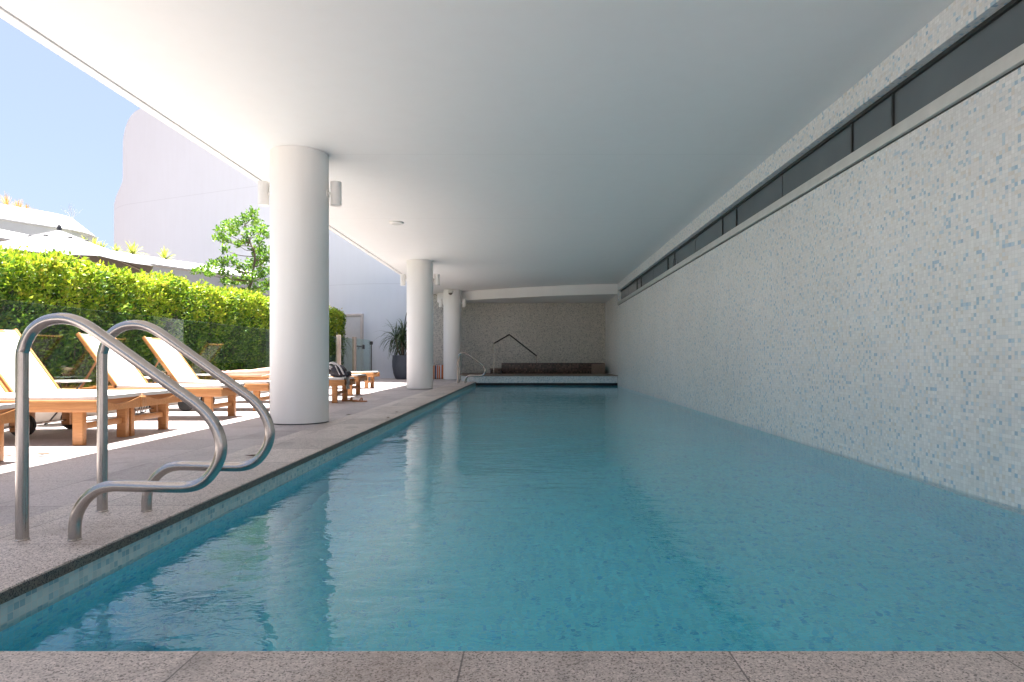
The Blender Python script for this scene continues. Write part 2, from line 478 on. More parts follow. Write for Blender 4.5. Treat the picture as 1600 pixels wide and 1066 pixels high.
pool = thing('swimming_pool', 'long tiled swimming pool under the white roof', 'pool', (0.5, PY0, -1.3))
bm = BM()
def quad(bm, *p):
    bm.faces.new([bm.verts.new(q) for q in p])
zb = -1.25
quad(bm, (PX0, PY0, zb), (PX1, PY0, zb), (PX1, PY1, zb), (PX0, PY1, zb))
quad(bm, (PX0, PY0, zb), (PX0, PY1, zb), (PX0, PY1, -0.16), (PX0, PY0, -0.16))
quad(bm, (PX0, PY0, zb), (PX1, PY0, zb), (PX1, PY0, -0.16), (PX0, PY0, -0.16))
quad(bm, (PX1, PY0, zb), (PX1, PY1, zb), (PX1, PY1, -0.25), (PX1, PY0, -0.25))
quad(bm, (PX0, PY1, zb), (PX1, PY1, zb), (PX1, PY1, -0.16), (PX0, PY1, -0.16))
obj('basin', bm, M['poolmosaic'], pool, 0, True)
bm = BM()
quad(bm, (PX0, PY0, -0.16), (PX0, PY1, -0.16), (PX0, PY1, -0.035), (PX0, PY0, -0.035))
quad(bm, (PX0, PY0, -0.16), (PX1, PY0, -0.16), (PX1, PY0, -0.035), (PX0, PY0, -0.035))
obj('waterline_tiles', bm, M['waterline'], pool, 0, True)
for (lo, hi) in (((PX0 - 0.596, PY0 - 0.61, -0.04), (PX0 + 0.014, PY1, 0.003)),
                 ((PX0 + 0.016, PY0 - 0.61, -0.04), (PX1, PY0 + 0.012, 0.003))):
    bm = BM(); box(bm, lo, hi, 0.004)
    c = obj('coping', bm, M['coping'], pool, 35, True)
bm = BM(); box(bm, (PX0 + 0.0145, PY0 + 0.0125, -0.038), (PX0 + 0.0165, PY1, -0.004))
obj('coping_edge', bm, M['wetedge'], pool, 0, True)
bm = BM()
box(bm, (PX0 - 0.05, PY0 - 0.05, -1.4), (PX1 + 0.05, PY1 + 0.05, WZ))
struct('water', bm, M['water'], 0)

# ------------------------------------------------------------------ roof
roof = thing('pool_roof', 'broad white roof slab sheltering the pool, carried on three columns', 'roof', (0, 9, CEIL))
bm = BM()
box(bm, (CE + 0.10, YB - 0.2, CEIL), (PX1 + 0.4, BY + 0.5, CEIL + 0.35))
obj('ceiling', bm, M['ceil'], roof, 35, True)
bm = BM()
box(bm, (CE, YB - 0.2, CEIL - 0.012), (CE + 0.092, BY + 0.2, CEIL + 0.40), 0.006)
obj('edge_beam', bm, M['beam'], roof, 35, True)
# curved bulkhead and the lower alcove ceiling
arc = []
for i in range(25):
    t = i / 24
    x = PX1 + (-3.15 - PX1) * t
    y = 19.15 + 2.75 * t ** 1.45
    arc.append((x, y))
bm = BM()
poly = arc + [(-3.15, BY - 0.003), (PX1 - 0.002, BY - 0.003)]
poly = [(min(x, PX1 - 0.002), y) for x, y in poly]
poly_prism(bm, list(reversed(poly)), 2.62, CEIL - 0.003)
obj('bulkhead', bm, M['beam'], roof, 30, True)

# ------------------------------------------------------------------ right wall with the window band
wall = thing('mosaic_wall', 'long white and blue mosaic wall beside the pool, with a dark window strip', 'wall', (PX1, 9, -1.3))
bm = BM()
box(bm, (PX1 + 0.004, YB, -1.3), (PX1 + 0.4, BY + 0.3, 2.27))
obj('lower_face', bm, M['mosaic'], wall, 0, True)
bm = BM()
box(bm, (PX1 + 0.004, YB, 2.718), (PX1 + 0.4, BY + 0.3, CEIL - 0.003))
box(bm, (PX1 + 0.004, 19.10, 2.27), (PX1 + 0.4, BY + 0.3, 2.718))
obj('upper_face', bm, M['mosaic'], wall, 0, True)
win = bpy.data.objects.new('window_strip', None)   # part with frame and panes of its own
bm = BM()
box(bm, (PX1 - 0.016, YB, 2.289), (PX1 + 0.20, 19.098, 2.377), 0.004)       # sill
fr = obj('window_frame', bm, M['winframe'], wall, 35, True)
bpy.data.objects.remove(win)
bm = BM()
box(bm, (PX1 + 0.012, YB, 2.272), (PX1 + 0.2, 19.098, 2.287))
obj('sill_shadow_gap', bm, M['seal'], wall, 0, True)
bm = BM()
box(bm, (PX1 + 0.072, YB, 2.69), (PX1 + 0.2, 19.098, 2.716))
obj('window_head', bm, M['seal'], wall, 0, True)
cuts = [YB]
for y in (4.81, 8.44, 12.03, 15.65):
    cuts += [y, y + 0.61]
cuts = [1.2, 1.81] + cuts[1:] + [19.09]
cuts = [YB] + cuts
k = 0
for a, b in zip(cuts, cuts[1:]):
    segs = [(a, b)] if b - a < 1 else [(a, (a + b) / 2), ((a + b) / 2, b)]
    for (u, v) in segs:
        bm = BM(); box(bm, (PX1 + 0.095, u + 0.012, 2.379), (PX1 + 0.107, v - 0.012, 2.688))
        obj('window_pane', bm, M['winglass'], wall, 0, True)
    if k:
        bm = BM(); box(bm, (PX1 + 0.08, a - 0.011, 2.379), (PX1 + 0.13, a + 0.011, 2.688))
        obj('mullion', bm, M['seal'], wall, 0, True)
    k += 1
bm = BM(); box(bm, (PX1 + 0.15, YB, 2.378), (PX1 + 0.21, 19.097, 2.689))
obj('window_backing', bm, M['seal'], wall, 0, True)

# back wall of the alcove; the hall stays open behind the camera for light
bm = BM(); box(bm, (-3.9, BY, -0.05), (PX1 + 0.003, BY + 0.35, CEIL - 0.004))
o = obj('alcove_wall', bm, M['greymosaic'], None, 0)
tag(o, 'grey glass mosaic wall behind the spa at the far end', 'wall')
# ------------------------------------------------------------------ columns and their lamps
cols = []
names = ['thick white column nearest the curved pool handrails, standing by the loungers',
         'middle white column, standing in front of the potted plant',
         'farthest white column, beside the far handrails and carrying the dome camera']
for i, (y, r) in enumerate(((7.0, 0.305), (14.7, 0.30), (20.9, 0.293))):
    c = thing('column', names[i], 'column', (CX, y, 0), 0, 'white round columns beside the pool')
    bm = BM(); lathe(bm, [(r, 0.012), (r, CEIL - 0.002)], seg=72)
    obj('shaft', bm, M['colpaint'], c, 60)
    bm = BM(); lathe(bm, [(r - 0.006, 0.0), (r - 0.006, 0.012)], seg=72)
    obj('base_joint', bm, M['seal'], c, 60)
    cols.append((y, r))

def lamp_parts(t, sgn):
    bm = BM()
    lathe(bm, [(0.052, -0.128), (0.058, -0.128), (0.058, 0.125), (0.054, 0.128), (0.02, 0.129)], (sgn * 0.095, 0, 0), 32)
    obj('housing', bm, M['lampwhite'], t)
    bm = BM(); lathe(bm, [(0.050, -0.1245), (0.050, -0.120)], (sgn * 0.095, 0, 0), 32)
    obj('lens', bm, M['lens'], t)
    bm = BM(); lathe(bm, [(0.046, -0.0), (0.046, 0.012), (0.02, 0.016), (0.016, 0.045)], (0, 0, 0), 24)
    bmesh.ops.rotate(bm, verts=bm.verts, cent=(0, 0, 0), matrix=Matrix.Rotation(sgn * PI / 2, 3, 'Y'))
    obj('bracket', bm, M['lampwhite'], t)
protoL = protoR = None
where = ['the nearest thick column', 'the middle column', 'the farthest column']
for i, (y, r) in enumerate(cols):
    for sgn in (-1, 1):
        side = 'garden-facing' if sgn < 0 else 'pool-facing'
        lab = f'white cylinder wall lamp on the {side} side of {where[i]}'
        loc = (CX + sgn * (r - 0.003), y, 2.50)
        src = protoL if sgn < 0 else protoR
        if src is None:
            t = thing('wall_lamp', lab, 'lamp', loc, 0, 'cylinder lamps on the columns')
            lamp_parts(t, sgn)
            if sgn < 0: protoL = t
            else: protoR = t
        else:
            dup(src, loc, None, lab)

sd = thing('ceiling_speaker', 'small round white fitting on the ceiling between the columns', 'ceiling fitting', (-2.18, 10.5, CEIL))
bm = BM(); lathe(bm, [(0.085, -0.032), (0.118, -0.02), (0.12, 0.0)], seg=40)
obj('trim_ring', bm, M['lampwhite'], sd)
bm = BM(); lathe(bm, [(0.02, -0.034), (0.075, -0.033), (0.078, -0.0325)], seg=40)
obj('grille', bm, M['winframe'], sd)
cam_t = thing('dome_camera', 'small grey security camera dome at the top of the farthest column', 'security camera', (CX - 0.02, 20.9 - 0.29, 2.80))
bm = BM(); lathe(bm, [(0.075, 0.0), (0.085, 0.02), (0.085, 0.07)], (0, -0.06, 0), 28)
box(bm, (-0.04, -0.06, 0.03), (0.04, 0.015, 0.065))
obj('housing', bm, M['winframe'], cam_t)
bm = BM(); lathe(bm, [(0.01, -0.066), (0.04, -0.055), (0.06, -0.033), (0.07, 0.001)], (0, -0.06, 0), 28)
obj('dome', bm, M['lens'], cam_t)

# ------------------------------------------------------------------ pool handrails
s = 2.804
hp = [(97, 1020), (97, 800), (97, 500), (97, 230), (102, 190), (115, 150), (140, 108), (175, 78), (215, 60), (262, 53), (305, 56), (345, 68), (385, 88), (430, 118),
      (560, 211), (700, 312), (820, 398), (870, 436), (915, 482), (950, 538), (968, 600), (965, 655), (945, 705), (912, 750), (875, 777), (830, 790), (780, 792), (660, 790), (540, 787), (490, 788),
      (445, 797), (405, 819), (372, 850), (347, 890), (333, 930), (328, 975), (328, 1020)]
d0 = 2.456
path = []
for px, py in hp:
    x, y = px / s, 480 + py / s
    path.append(((x - VX) * d0 / F, 0.0, EYE + (HY - y) * d0 / F))
xm, zoff = path[0][0], path[0][2]
path = [(x - xm, 0, z - zoff * (1 if abs(z) < 0.02 else 0)) for x, y, z in path]
path[0] = (0, 0, -0.004); path[-1] = (path[-1][0], 0, -0.004)
def handrail():
    t = thing('handrail', 'polished steel pool handrail loop with a high bend, nearer one of the close pair', 'handrail', (xm, d0, 0.003), 0, 'bent steel handrails at the pool edge')
    bm = BM(); tube(bm, path, 0.0215, 20, True, 5)
    obj('rail', bm, M['steel'], t, 50)
    for x in (path[0][0], path[-1][0]):
        bm = BM(); lathe(bm, [(0.024, -0.002), (0.024, 0.004), (0.0214, 0.006)], (x, 0, 0), 24, False)
        obj('base_collar', bm, M['steel'], t)
    return t
h0 = handrail()
dup(h0, (xm, 2.917, 0.003), None, 'polished steel pool handrail loop behind its twin, its low bar reaching toward the thick column')
dup(h0, (-2.0, 17.95, 0.003), None, 'distant steel pool handrail loop, the one nearer the viewer of the pair before the spa')
dup(h0, (-2.02, 18.42, 0.003), None, 'distant steel pool handrail loop, the one of its pair nearer the spa')

# ------------------------------------------------------------------ spa at the far end
spa = thing('spa', 'raised spa with brown tiled rim on a pale mosaic plinth', 'spa', (0.4, 20.7, 0))
bm = BM()
pl = [(PX1 - 0.001, PY1), (PX1 - 0.001, BY - 0.002), (-2.3, BY - 0.002), (-2.25, 21.0), (-2.12, 20.0), (-2.0, 19.5), (-1.92, 19.25), (-1.80, 19.13), (-1.62, PY1)]
poly_prism(bm, pl, -0.035, 0.165)
obj('plinth', bm, M['plinth'], spa, 20, True)
bm = BM()
pl2 = [(PX1 - 0.001, PY1 - 0.015), (PX1 - 0.001, BY - 0.003), (-2.31, BY - 0.003), (-2.27, 21.0), (-2.14, 20.0), (-2.02, 19.49), (-1.935, 19.24), (-1.81, 19.115), (-1.62, PY1 - 0.015)]
poly_prism(bm, pl2, 0.165, 0.19)
obj('plinth_top', bm, M['brownstone'], spa, 20, True)
bm = BM(); box(bm, (PX0, PY1 + 0.06, -0.3), (PX1 - 0.001, PY1 + 0.10, -0.0355))
obj('overflow_slot', bm, M['slot'], spa, 0, True)
bm = BM()
box(bm, (-0.92, 21.2, 0.19), (2.50, 21.42, 0.545), 0.006)
box(bm, (-0.92, 21.421, 0.19), (-0.72, BY - 0.004, 0.545), 0.006)
obj('tub_wall', bm, M['brownmosaic'], spa, 30, True)
bm = BM(); box(bm, (-0.715, 21.425, 0.2), (2.48, BY - 0.01, 0.47))
obj('tub_water', bm, M['spawater'], spa, 0, True)
bm = BM(); box(bm, (2.06, 21.10, 0.191), (2.50, 21.197, 0.515), 0.004)
obj('end_block', bm, M['brownstone'], spa, 30, True)
bm = BM(); box(bm, (-1.28, 21.0, 0.191), (-0.923, 21.9, 0.37), 0.004)
obj('step', bm, M['brownmosaic'], spa, 30, True)
sr = thing('spa_handrail', 'thin peaked handrail with dark bar over the spa steps', 'handrail', (-1.14, 20.3, 0.19))
bm = BM()
a, b, c = at(771.5, 537, 20.3), at(795.7, 523, 20.8), at(838.6, 556.5, 21.3)
tube(bm, [a, b], 0.022, 12); tube(bm, [b, c], 0.022, 12)
obj('handrail_bar', bm, M['darksteel'], sr, 50, True)
for p, z in ((a, 0.19), (c, 0.545)):
    bm = BM(); tube(bm, [(p.x, p.y, z), p], 0.014, 12)
    obj('upright', bm, M['steel'], sr, 50, True)

# ------------------------------------------------------------------ striped bag, potted plant
bgt = thing('beach_bag', 'orange, navy and white striped bag on the floor between two columns', 'bag', (-3.15, 21.75, 0))
bm = BM(); box(bm, (-0.30, -0.11, 0.002), (0.30, 0.11, 0.46), 0.05, 4)
for v in bm.verts:
    v.co.y *= 1.0 - 0.35 * (v.co.z / 0.46); v.co += Vector((0.01 * math.sin(v.co.z * 9), 0, 0.02 * math.sin(v.co.x * 9) * (v.co.z / 0.46)))
obj('body', bm, M['stripes'], bgt, 50)
for sg in (-1, 1):
    bm = BM(); tube(bm, [(-0.12, sg * 0.07, 0.42), (-0.10, sg * 0.08, 0.56), (0, sg * 0.085, 0.60), (0.10, sg * 0.08, 0.56), (0.12, sg * 0.07, 0.42)], 0.011, 8, True, 5)
    obj('handle', bm, M['bagtrim'], bgt, 50)

pp = thing('potted_plant', 'tall slate blue pot with drooping strap leaves beside the middle column', 'potted plant', (-4.22, 21.45, 0))
bm = BM(); lathe(bm, [(0.22, 0.0), (0.27, 0.03), (0.33, 0.2), (0.365, 0.42), (0.37, 0.6), (0.355, 0.74), (0.36, 0.80), (0.335, 0.80), (0.325, 0.74)], seg=48)
obj('pot', bm, M['pot'], pp, 40)
bm = BM(); lathe(bm, [(0.01, 0.742), (0.324, 0.740)], seg=32); obj('soil', bm, M['soil'], pp, 0)
heads = [((0.02, 0, 1.50), 1.1), ((-0.24, -0.08, 1.34), 1.0), ((0.22, 0.1, 1.35), 0.95), ((-0.08, 0.12, 1.16), 0.9), ((-0.02, -0.2, 1.25), 0.9)]
bm = BM()
for (hx, hy, hz), _s in heads:
    tube(bm, [(hx * 0.2, hy * 0.2, 0.73), (hx * 0.7, hy * 0.7, 0.95), (hx, hy, hz)], [0.035, 0.022], 10)
obj('stem', bm, M['bark'], pp, 50)
def strap_leaf(bm, p0, az, el, L, w, droop, n=9):
    p = Vector(p0); d = Vector((math.cos(az) * math.cos(el), math.sin(az) * math.cos(el), math.sin(el)))
    side = Vector((-math.sin(az), math.cos(az), 0))
    prev = None
    for i in range(n + 1):
        t = i / n
        ww = w * (0.55 + 1.2 * t) if t < 0.3 else w * max(0.03, (1 - t) ** 0.6 * 1.15)
        nrm = side.cross(d).normalized()
        a = bm.verts.new(p + side * ww); b = bm.verts.new(p - side * ww); m_ = bm.verts.new(p - nrm * ww * 0.35)
        if prev:
            bm.faces.new((prev[0], a, m_, prev[2])); bm.faces.new((prev[2], m_, b, prev[1]))
        prev = (a, b, m_)
        p = p + d * (L / n)
        d = (d + Vector((0, 0, -droop / n))).normalized()
bm = BM()
for (hx, hy, hz), sc in heads:
    for k in range(46):
        q = k / 45
        strap_leaf(bm, (hx, hy, hz - 0.06 + 0.08 * q), random.random() * 2 * PI, R(-5 + 85 * q) + random.uniform(-0.15, 0.15), sc * random.uniform(0.55, 0.92), 0.021, random.uniform(1.9, 3.4) * (1.1 - 0.6 * q))
obj('leaves', bm, M['strap'], pp, 60)

# ------------------------------------------------------------------ sun loungers
def slab_strip(bm, pts, y0, y1, th, seg=10, sag=0.0):
    """a fabric panel along pts (x,z), from y0 to y1"""
    rows = []
    for side in (0, 1):
        r = []
        for i, (x, z) in enumerate(pts):
            row = []
            for k in range(seg + 1):
                t = k / seg
                row.append(bm.verts.new((x, y0 + (y1 - y0) * t, z - side * th - sag * math.sin(PI * t) * (0.4 + 0.6 * math.sin(PI * i / (len(pts) - 1))))))
            r.append(row)
        rows.append(r)
    for side in (0, 1):
        r = rows[side]
        for i in range(len(pts) - 1):
            for k in range(seg):
                bm.faces.new((r[i][k], r[i + 1][k], r[i + 1][k + 1], r[i][k + 1]))
    for k0 in (0, seg):
        for i in range(len(pts) - 1):
            bm.faces.new((rows[0][i][k0], rows[0][i + 1][k0], rows[1][i + 1][k0], rows[1][i][k0]))
    for i0 in (0, len(pts) - 1):
        for k in range(seg):
            bm.faces.new((rows[0][i0][k], rows[0][i0][k + 1], rows[1][i0][k + 1], rows[1][i0][k]))

HX, HZ, BL = 1.22, 0.385, 0.735
def lounger(label, ang, group, loc):
    t = thing('sun_lounger', label, 'sun lounger', loc, PI, group)
    W = 0.30
    for sg in (-1, 1):
        bm = BM(); box(bm, (0.0, sg * W - 0.018, 0.268), (1.92, sg * W + 0.018, 0.362), 0.005)
        obj('side_rail', bm, M['teak'], t)
        bm = BM(); box(bm, (0.125, sg * (W - 0.026) - 0.026, 0.0), (0.208, sg * (W - 0.026) + 0.026, 0.30), 0.006)
        obj('leg', bm, M['teak'], t)
        bm = BM(); box(bm, (1.05, sg * (W - 0.055) - 0.03, 0.05), (1.13, sg * (W - 0.055) + 0.03, 0.30), 0.006)
        obj('leg', bm, M['teak'], t)
        w = None
        bm = BM(); lathe(bm, [(0.012, -0.016), (0.075, -0.016), (0.086, -0.010), (0.086, 0.010), (0.075, 0.016), (0.012, 0.016)], seg=32)
        bmesh.ops.rotate(bm, verts=bm.verts, cent=(0, 0, 0), matrix=Matrix.Rotation(PI / 2, 3, 'X'))
        bmesh.ops.translate(bm, verts=bm.verts, vec=(1.09, sg * (W - 0.005), 0.098))
        w = obj('wheel', bm, M['teakdark'], t)
        bm = BM(); lathe(bm, [(0.086, -0.018), (0.098, -0.014), (0.098, 0.014), (0.086, 0.018)], seg=32)
        bmesh.ops.rotate(bm, verts=bm.verts, cent=(0, 0, 0), matrix=Matrix.Rotation(PI / 2, 3, 'X'))
        bmesh.ops.translate(bm, verts=bm.verts, vec=(1.09, sg * (W - 0.005), 0.098))
        obj('tyre', bm, M['rubber'], w)
    bm = BM(); tube(bm, [(1.09, -W + 0.02, 0.098), (1.09, W - 0.02, 0.098)], 0.01, 10)
    obj('axle', bm, M['steel'], t, 50)
    # dished end rail
    bm = BM()
    n = 14; top = []; bot = []; top2 = []; bot2 = []
    for k in range(n + 1):
        y = -W + 0.02 + (2 * W - 0.04) * k / n
        z = 0.36 - 0.045 * math.sin(PI * k / n) ** 1.3
        top.append(bm.verts.new((0.012, y, z))); top2.append(bm.verts.new((0.048, y, z)))
        bot.append(bm.verts.new((0.012, y, 0.268))); bot2.append(bm.verts.new((0.048, y, 0.268)))
    for k in range(n):
        bm.faces.new((top[k], top[k + 1], bot[k + 1], bot[k])); bm.faces.new((top2[k], top2[k + 1], bot2[k + 1], bot2[k]))
        bm.faces.new((top[k], top[k + 1], top2[k + 1], top2[k])); bm.faces.new((bot[k], bot[k + 1], bot2[k + 1], bot2[k]))
    bm.faces.new((top[0], top2[0], bot2[0], bot[0])); bm.faces.new((top[n], top2[n], bot2[n], bot[n]))
    obj('end_rail', bm, M['teak'], t, 40)
    bm = BM(); box(bm, (0.15, -W + 0.06, 0.125), (0.19, W - 0.06, 0.175), 0.005)
    obj('stretcher', bm, M['teak'], t)
    bm = BM(); box(bm, (1.86, -W + 0.02, 0.275), (1.90, W - 0.02, 0.35), 0.004)
    obj('head_rail', bm, M['teak'], t)
    # seat fabric
    bm = BM()
    pts = [(0.02 + (HX - 0.02) * i / 12, 0.395 - 0.010 * math.sin(PI * i / 12)) for i in range(13)]
    slab_strip(bm, pts, -W + 0.0, W - 0.0, 0.030, 10, 0.006)
    obj('seat_canvas', bm, M['canvas'], t, 60)
    # back
    ca, sa = math.cos(ang), math.sin(ang)
    rot = Matrix.Translation((HX, 0, HZ)) @ Matrix.Rotation(-ang, 4, 'Y')
    for sg in (-1, 1):
        bm = BM(); box(bm, (-0.03, sg * (W - 0.015) - 0.015, -0.018), (BL, sg * (W - 0.015) + 0.015, 0.026), 0.006, 2, rot)
        obj('back_rail', bm, M['teak'], t)
    bm = BM(); box(bm, (BL - 0.05, -W + 0.03, -0.016), (BL - 0.015, W - 0.03, 0.016), 0.004, 2, rot)
    obj('back_crossbar', bm, M['teak'], t)
    bm = BM()
    P = []
    for i in range(13):
        u = 0.01 + (BL - 0.025) * i / 12
        P.append((HX + ca * u - sa * 0.018, HZ + sa * u + ca * 0.018))
    slab_strip(bm, P, -W + 0.034, W - 0.034, 0.012, 10, 0.012)
    obj('back_canvas', bm, M['canvas'], t, 60)
    if ang > 0.2:
        top = rot @ Vector((BL * 0.55, 0, -0.02))
        for sg in (-1, 1):
            bm = BM(); tube(bm, [(top.x, sg * 0.2, top.z), (min(1.86, top.x + 0.22), sg * 0.2, 0.33)], 0.013, 8)
            obj('prop', bm, M['teakdark'], t, 50)
    return t
GL = 'teak sun loungers in a row along the glass fence'
A54 = R(54)
L1 = lounger('teak lounger with raised white back, the nearest, half hidden past the close handrail post', A54, GL, (-3.45, 4.06, 0))
def L(fx, y, label, rot=PI):
    return dup(L1, (fx, y, 0), rot, label)
L(-3.45, 5.42, 'teak lounger showing its front leg and long rail behind the close handrails')
L(-3.45, 6.05, 'teak lounger touching its nearer neighbour, its white back seen left of the handrail loop')
L(-3.45, 7.50, 'teak lounger whose raised white back shows through the nearer handrail loop', PI - 0.01)
L(-3.45, 8.76, 'teak lounger whose raised white back shows through the second handrail loop', PI + 0.015)
L(-3.17, 12.2, 'teak lounger whose raised back is half hidden by the thick column')
L(-3.58, 15.0, 'farthest teak lounger, its pale canvas end past the backpack')
flat = lounger('flat teak lounger with its back lowered, carrying the sunbather and the black backpack', R(1.5), GL, (-2.88, 10.3, 0))

# side tables
def table(label, loc):
    t = thing('side_table', label, 'side table', loc, 0, 'small round metal tables between the loungers')
    bm = BM(); lathe(bm, [(0.235, 0.447), (0.25, 0.450), (0.25, 0.462), (0.245, 0.465), (0.01, 0.466)], seg=40)
    obj('table_top', bm, M['alu'], t, 40)
    for k in range(3):
        a = 2 * PI * k / 3 + 0.5
        u, v = Vector((math.cos(a), math.sin(a), 0)), Vector((-math.sin(a), math.cos(a), 0))
        bm = BM()
        tube(bm, [u * 0.17 - v * 0.03 + Vector((0, 0, 0.447)), -u * 0.13 - v * 0.03 + Vector((0, 0, 0.02)), -u * 0.16 - v * 0.02 + Vector((0, 0, 0.006)), -u * 0.16 + v * 0.02 + Vector((0, 0, 0.006)), -u * 0.13 + v * 0.03 + Vector((0, 0, 0.02)), u * 0.17 + v * 0.03 + Vector((0, 0, 0.447))], 0.006, 8)
        obj('leg', bm, M['darkplastic'], t, 50)
    return t
T1 = table('round metal side table glimpsed through the nearer handrail loop', (-4.95, 6.80, 0))
dup(T1, (-4.85, 8.12, 0), 0.9, 'round metal side table between the two loungers seen through the second handrail loop')
dup(T1, (-4.85, 9.5, 0), 1.7, 'round metal side table beside the sunbather on the flat lounger')
dup(T1, (-4.85, 4.75, 0), 0.3, 'round metal side table between the two nearest loungers')

# ------------------------------------------------------------------ sunbather
def skinned(name, verts, edges, radii, mat, parent=None, levels=2):
    me = bpy.data.meshes.new(name)
    me.from_pydata(verts, edges, [])
    o = bpy.data.objects.new(name, me); COL.objects.link(o)
    md = o.modifiers.new('skin', 'SKIN')
    md.use_smooth_shade = True
    for i, sv in enumerate(me.skin_vertices[0].data):
        sv.radius = radii[i]
        sv.use_root = (i == 0)
    sb = o.modifiers.new('sub', 'SUBSURF'); sb.levels = sb.render_levels = levels
    dg = bpy.context.evaluated_depsgraph_get()
    m2 = bpy.data.meshes.new_from_object(o.evaluated_get(dg))
    o.modifiers.clear()
    o.data = m2
    o.data.materials.clear(); o.data.materials.append(mat)
    o.data.shade_smooth()
    if parent: o.parent = parent
    return o
# lying face down, feet towards the fence (-x), local origin under the pelvis on the canvas
V, E, RA = [], [], []
def jv(p, r, prev=None):
    V.append(p); RA.append(r if isinstance(r, tuple) else (r, r))
    if prev is not None: E.append((prev, len(V) - 1))
    return len(V) - 1
pel = jv((0, 0, 0.095), (0.125, 0.095))
wst = jv((0.17, 0, 0.088), (0.105, 0.082), pel)
chs = jv((0.36, 0, 0.10), (0.13, 0.095), wst)
upc = jv((0.48, 0, 0.105), (0.12, 0.08), chs)
nek = jv((0.57, 0, 0.10), 0.052, upc)
hd0 = jv((0.64, 0.01, 0.095), 0.072, nek)
hd1 = jv((0.71, 0.015, 0.09), 0.088, hd0)
hd2 = jv((0.77, 0.015, 0.088), 0.065, hd1)
for sg in (-1, 1):
    hip = jv((-0.08, sg * 0.085, 0.088), 0.088, pel)
    th = jv((-0.24, sg * 0.10, 0.082), 0.076, hip)
    kn = jv((-0.47, sg * 0.105, 0.068), 0.055, th)
    cf = jv((-0.60, sg * 0.108, 0.072), 0.058, kn)
    an = jv((-0.84, sg * 0.11, 0.066), 0.034, cf)
    hl = jv((-0.885, sg * 0.11, 0.085), 0.036, an)
    ft = jv((-0.95, sg * 0.112, 0.045), 0.033, hl)
    toe = jv((-1.03, sg * 0.115, 0.028), 0.024, ft)
    sh = jv((0.47, sg * 0.165, 0.095), 0.055, upc)
    el = jv((0.22, sg * 0.235, 0.05), 0.040, sh)
    wr = jv((0.0, sg * 0.245, 0.04), 0.027, el)
    pm = jv((-0.07, sg * 0.245, 0.035), 0.034, wr)
    for q, (dx, dl) in enumerate(((-0.024, 0.058), (-0.008, 0.072), (0.009, 0.068), (0.025, 0.052))):
        f1 = jv((-0.115, sg * 0.245 + dx, 0.034), 0.0095, pm)
        jv((-0.115 - dl, sg * 0.245 + dx * 1.25, 0.026), 0.0075, f1)
    tb = jv((-0.06, sg * 0.205, 0.028), 0.011, pm)
    jv((-0.105, sg * 0.195, 0.024), 0.009, tb)
per = thing('person', 'sunbather lying face down on the flat lounger, bare legs toward the fence', 'person', (-4.02, 10.3, 0.392))
skinned('body', V, E, RA, M['skin'], per)
bm = BM()
bmesh.ops.create_uvsphere(bm, u_segments=24, v_segments=14, radius=1, matrix=Matrix.Translation((0.735, 0.015, 0.105)) @ Matrix.Diagonal((0.088, 0.088, 0.09, 1)))
for v in bm.verts: v.co += Vector(mnoise.noise_vector(v.co * 30)) * 0.006
obj('hair', bm, M['hair'], per, 60)
bm = BM()
bmesh.ops.create_uvsphere(bm, u_segments=24, v_segments=14, radius=1, matrix=Matrix.Translation((-0.03, 0, 0.096)) @ Matrix.Diagonal((0.13, 0.175, 0.108, 1)))
obj('swimwear', bm, M['swim'], per, 60)

# ------------------------------------------------------------------ backpack, towel, sandals, fallen leaves
bp = thing('backpack', 'black backpack with grey straps slumped on the flat lounger beside the thick column', 'backpack', (-2.99, 10.14, 0.396))
bm = BM(); bmesh.ops.create_icosphere(bm, subdivisions=4, radius=1)
for v in bm.verts:
    c = v.co.copy()
    c = Vector((math.copysign(abs(c.x) ** 0.75, c.x), math.copysign(abs(c.y) ** 0.75, c.y), math.copysign(abs(c.z) ** 0.8, c.z)))
    z = c.z * 0.105 + 0.10
    c = Vector((c.x * 0.13 * (1.25 - 0.5 * z / 0.2) - 0.05 * z / 0.2, c.y * 0.15, z))
    c += Vector(mnoise.noise_vector(c * 11)) * 0.018
    c.z = max(c.z, 0.004)
    v.co = c
obj('body', bm, M['bag'], bp, 60)
bm = BM(); tube(bm, [(-0.10, -0.10, 0.16), (-0.15, -0.15, 0.21), (-0.06, -0.17, 0.235), (0.03, -0.165, 0.18), (0.10, -0.16, 0.05)], 0.014, 8, True, 5)
obj('strap', bm, M['bagtrim'], bp, 60)
bm = BM(); tube(bm, [(-0.04, -0.145, 0.19), (0.0, -0.168, 0.12), (0.035, -0.165, 0.045)], 0.008, 8, True, 5)
obj('strap', bm, M['bagtrim'], bp, 60)
bm = BM(); tube(bm, [(-0.13, -0.05, 0.13), (-0.19, -0.08, 0.20), (-0.12, -0.08, 0.23), (-0.06, -0.05, 0.19)], 0.012, 8, True, 5)
obj('handle', bm, M['bagtrim'], bp, 60)
bm = BM(); box(bm, (0.05, -0.11, 0.01), (0.155, 0.11, 0.10), 0.03, 3)
obj('pocket', bm, M['bag'], bp, 60)

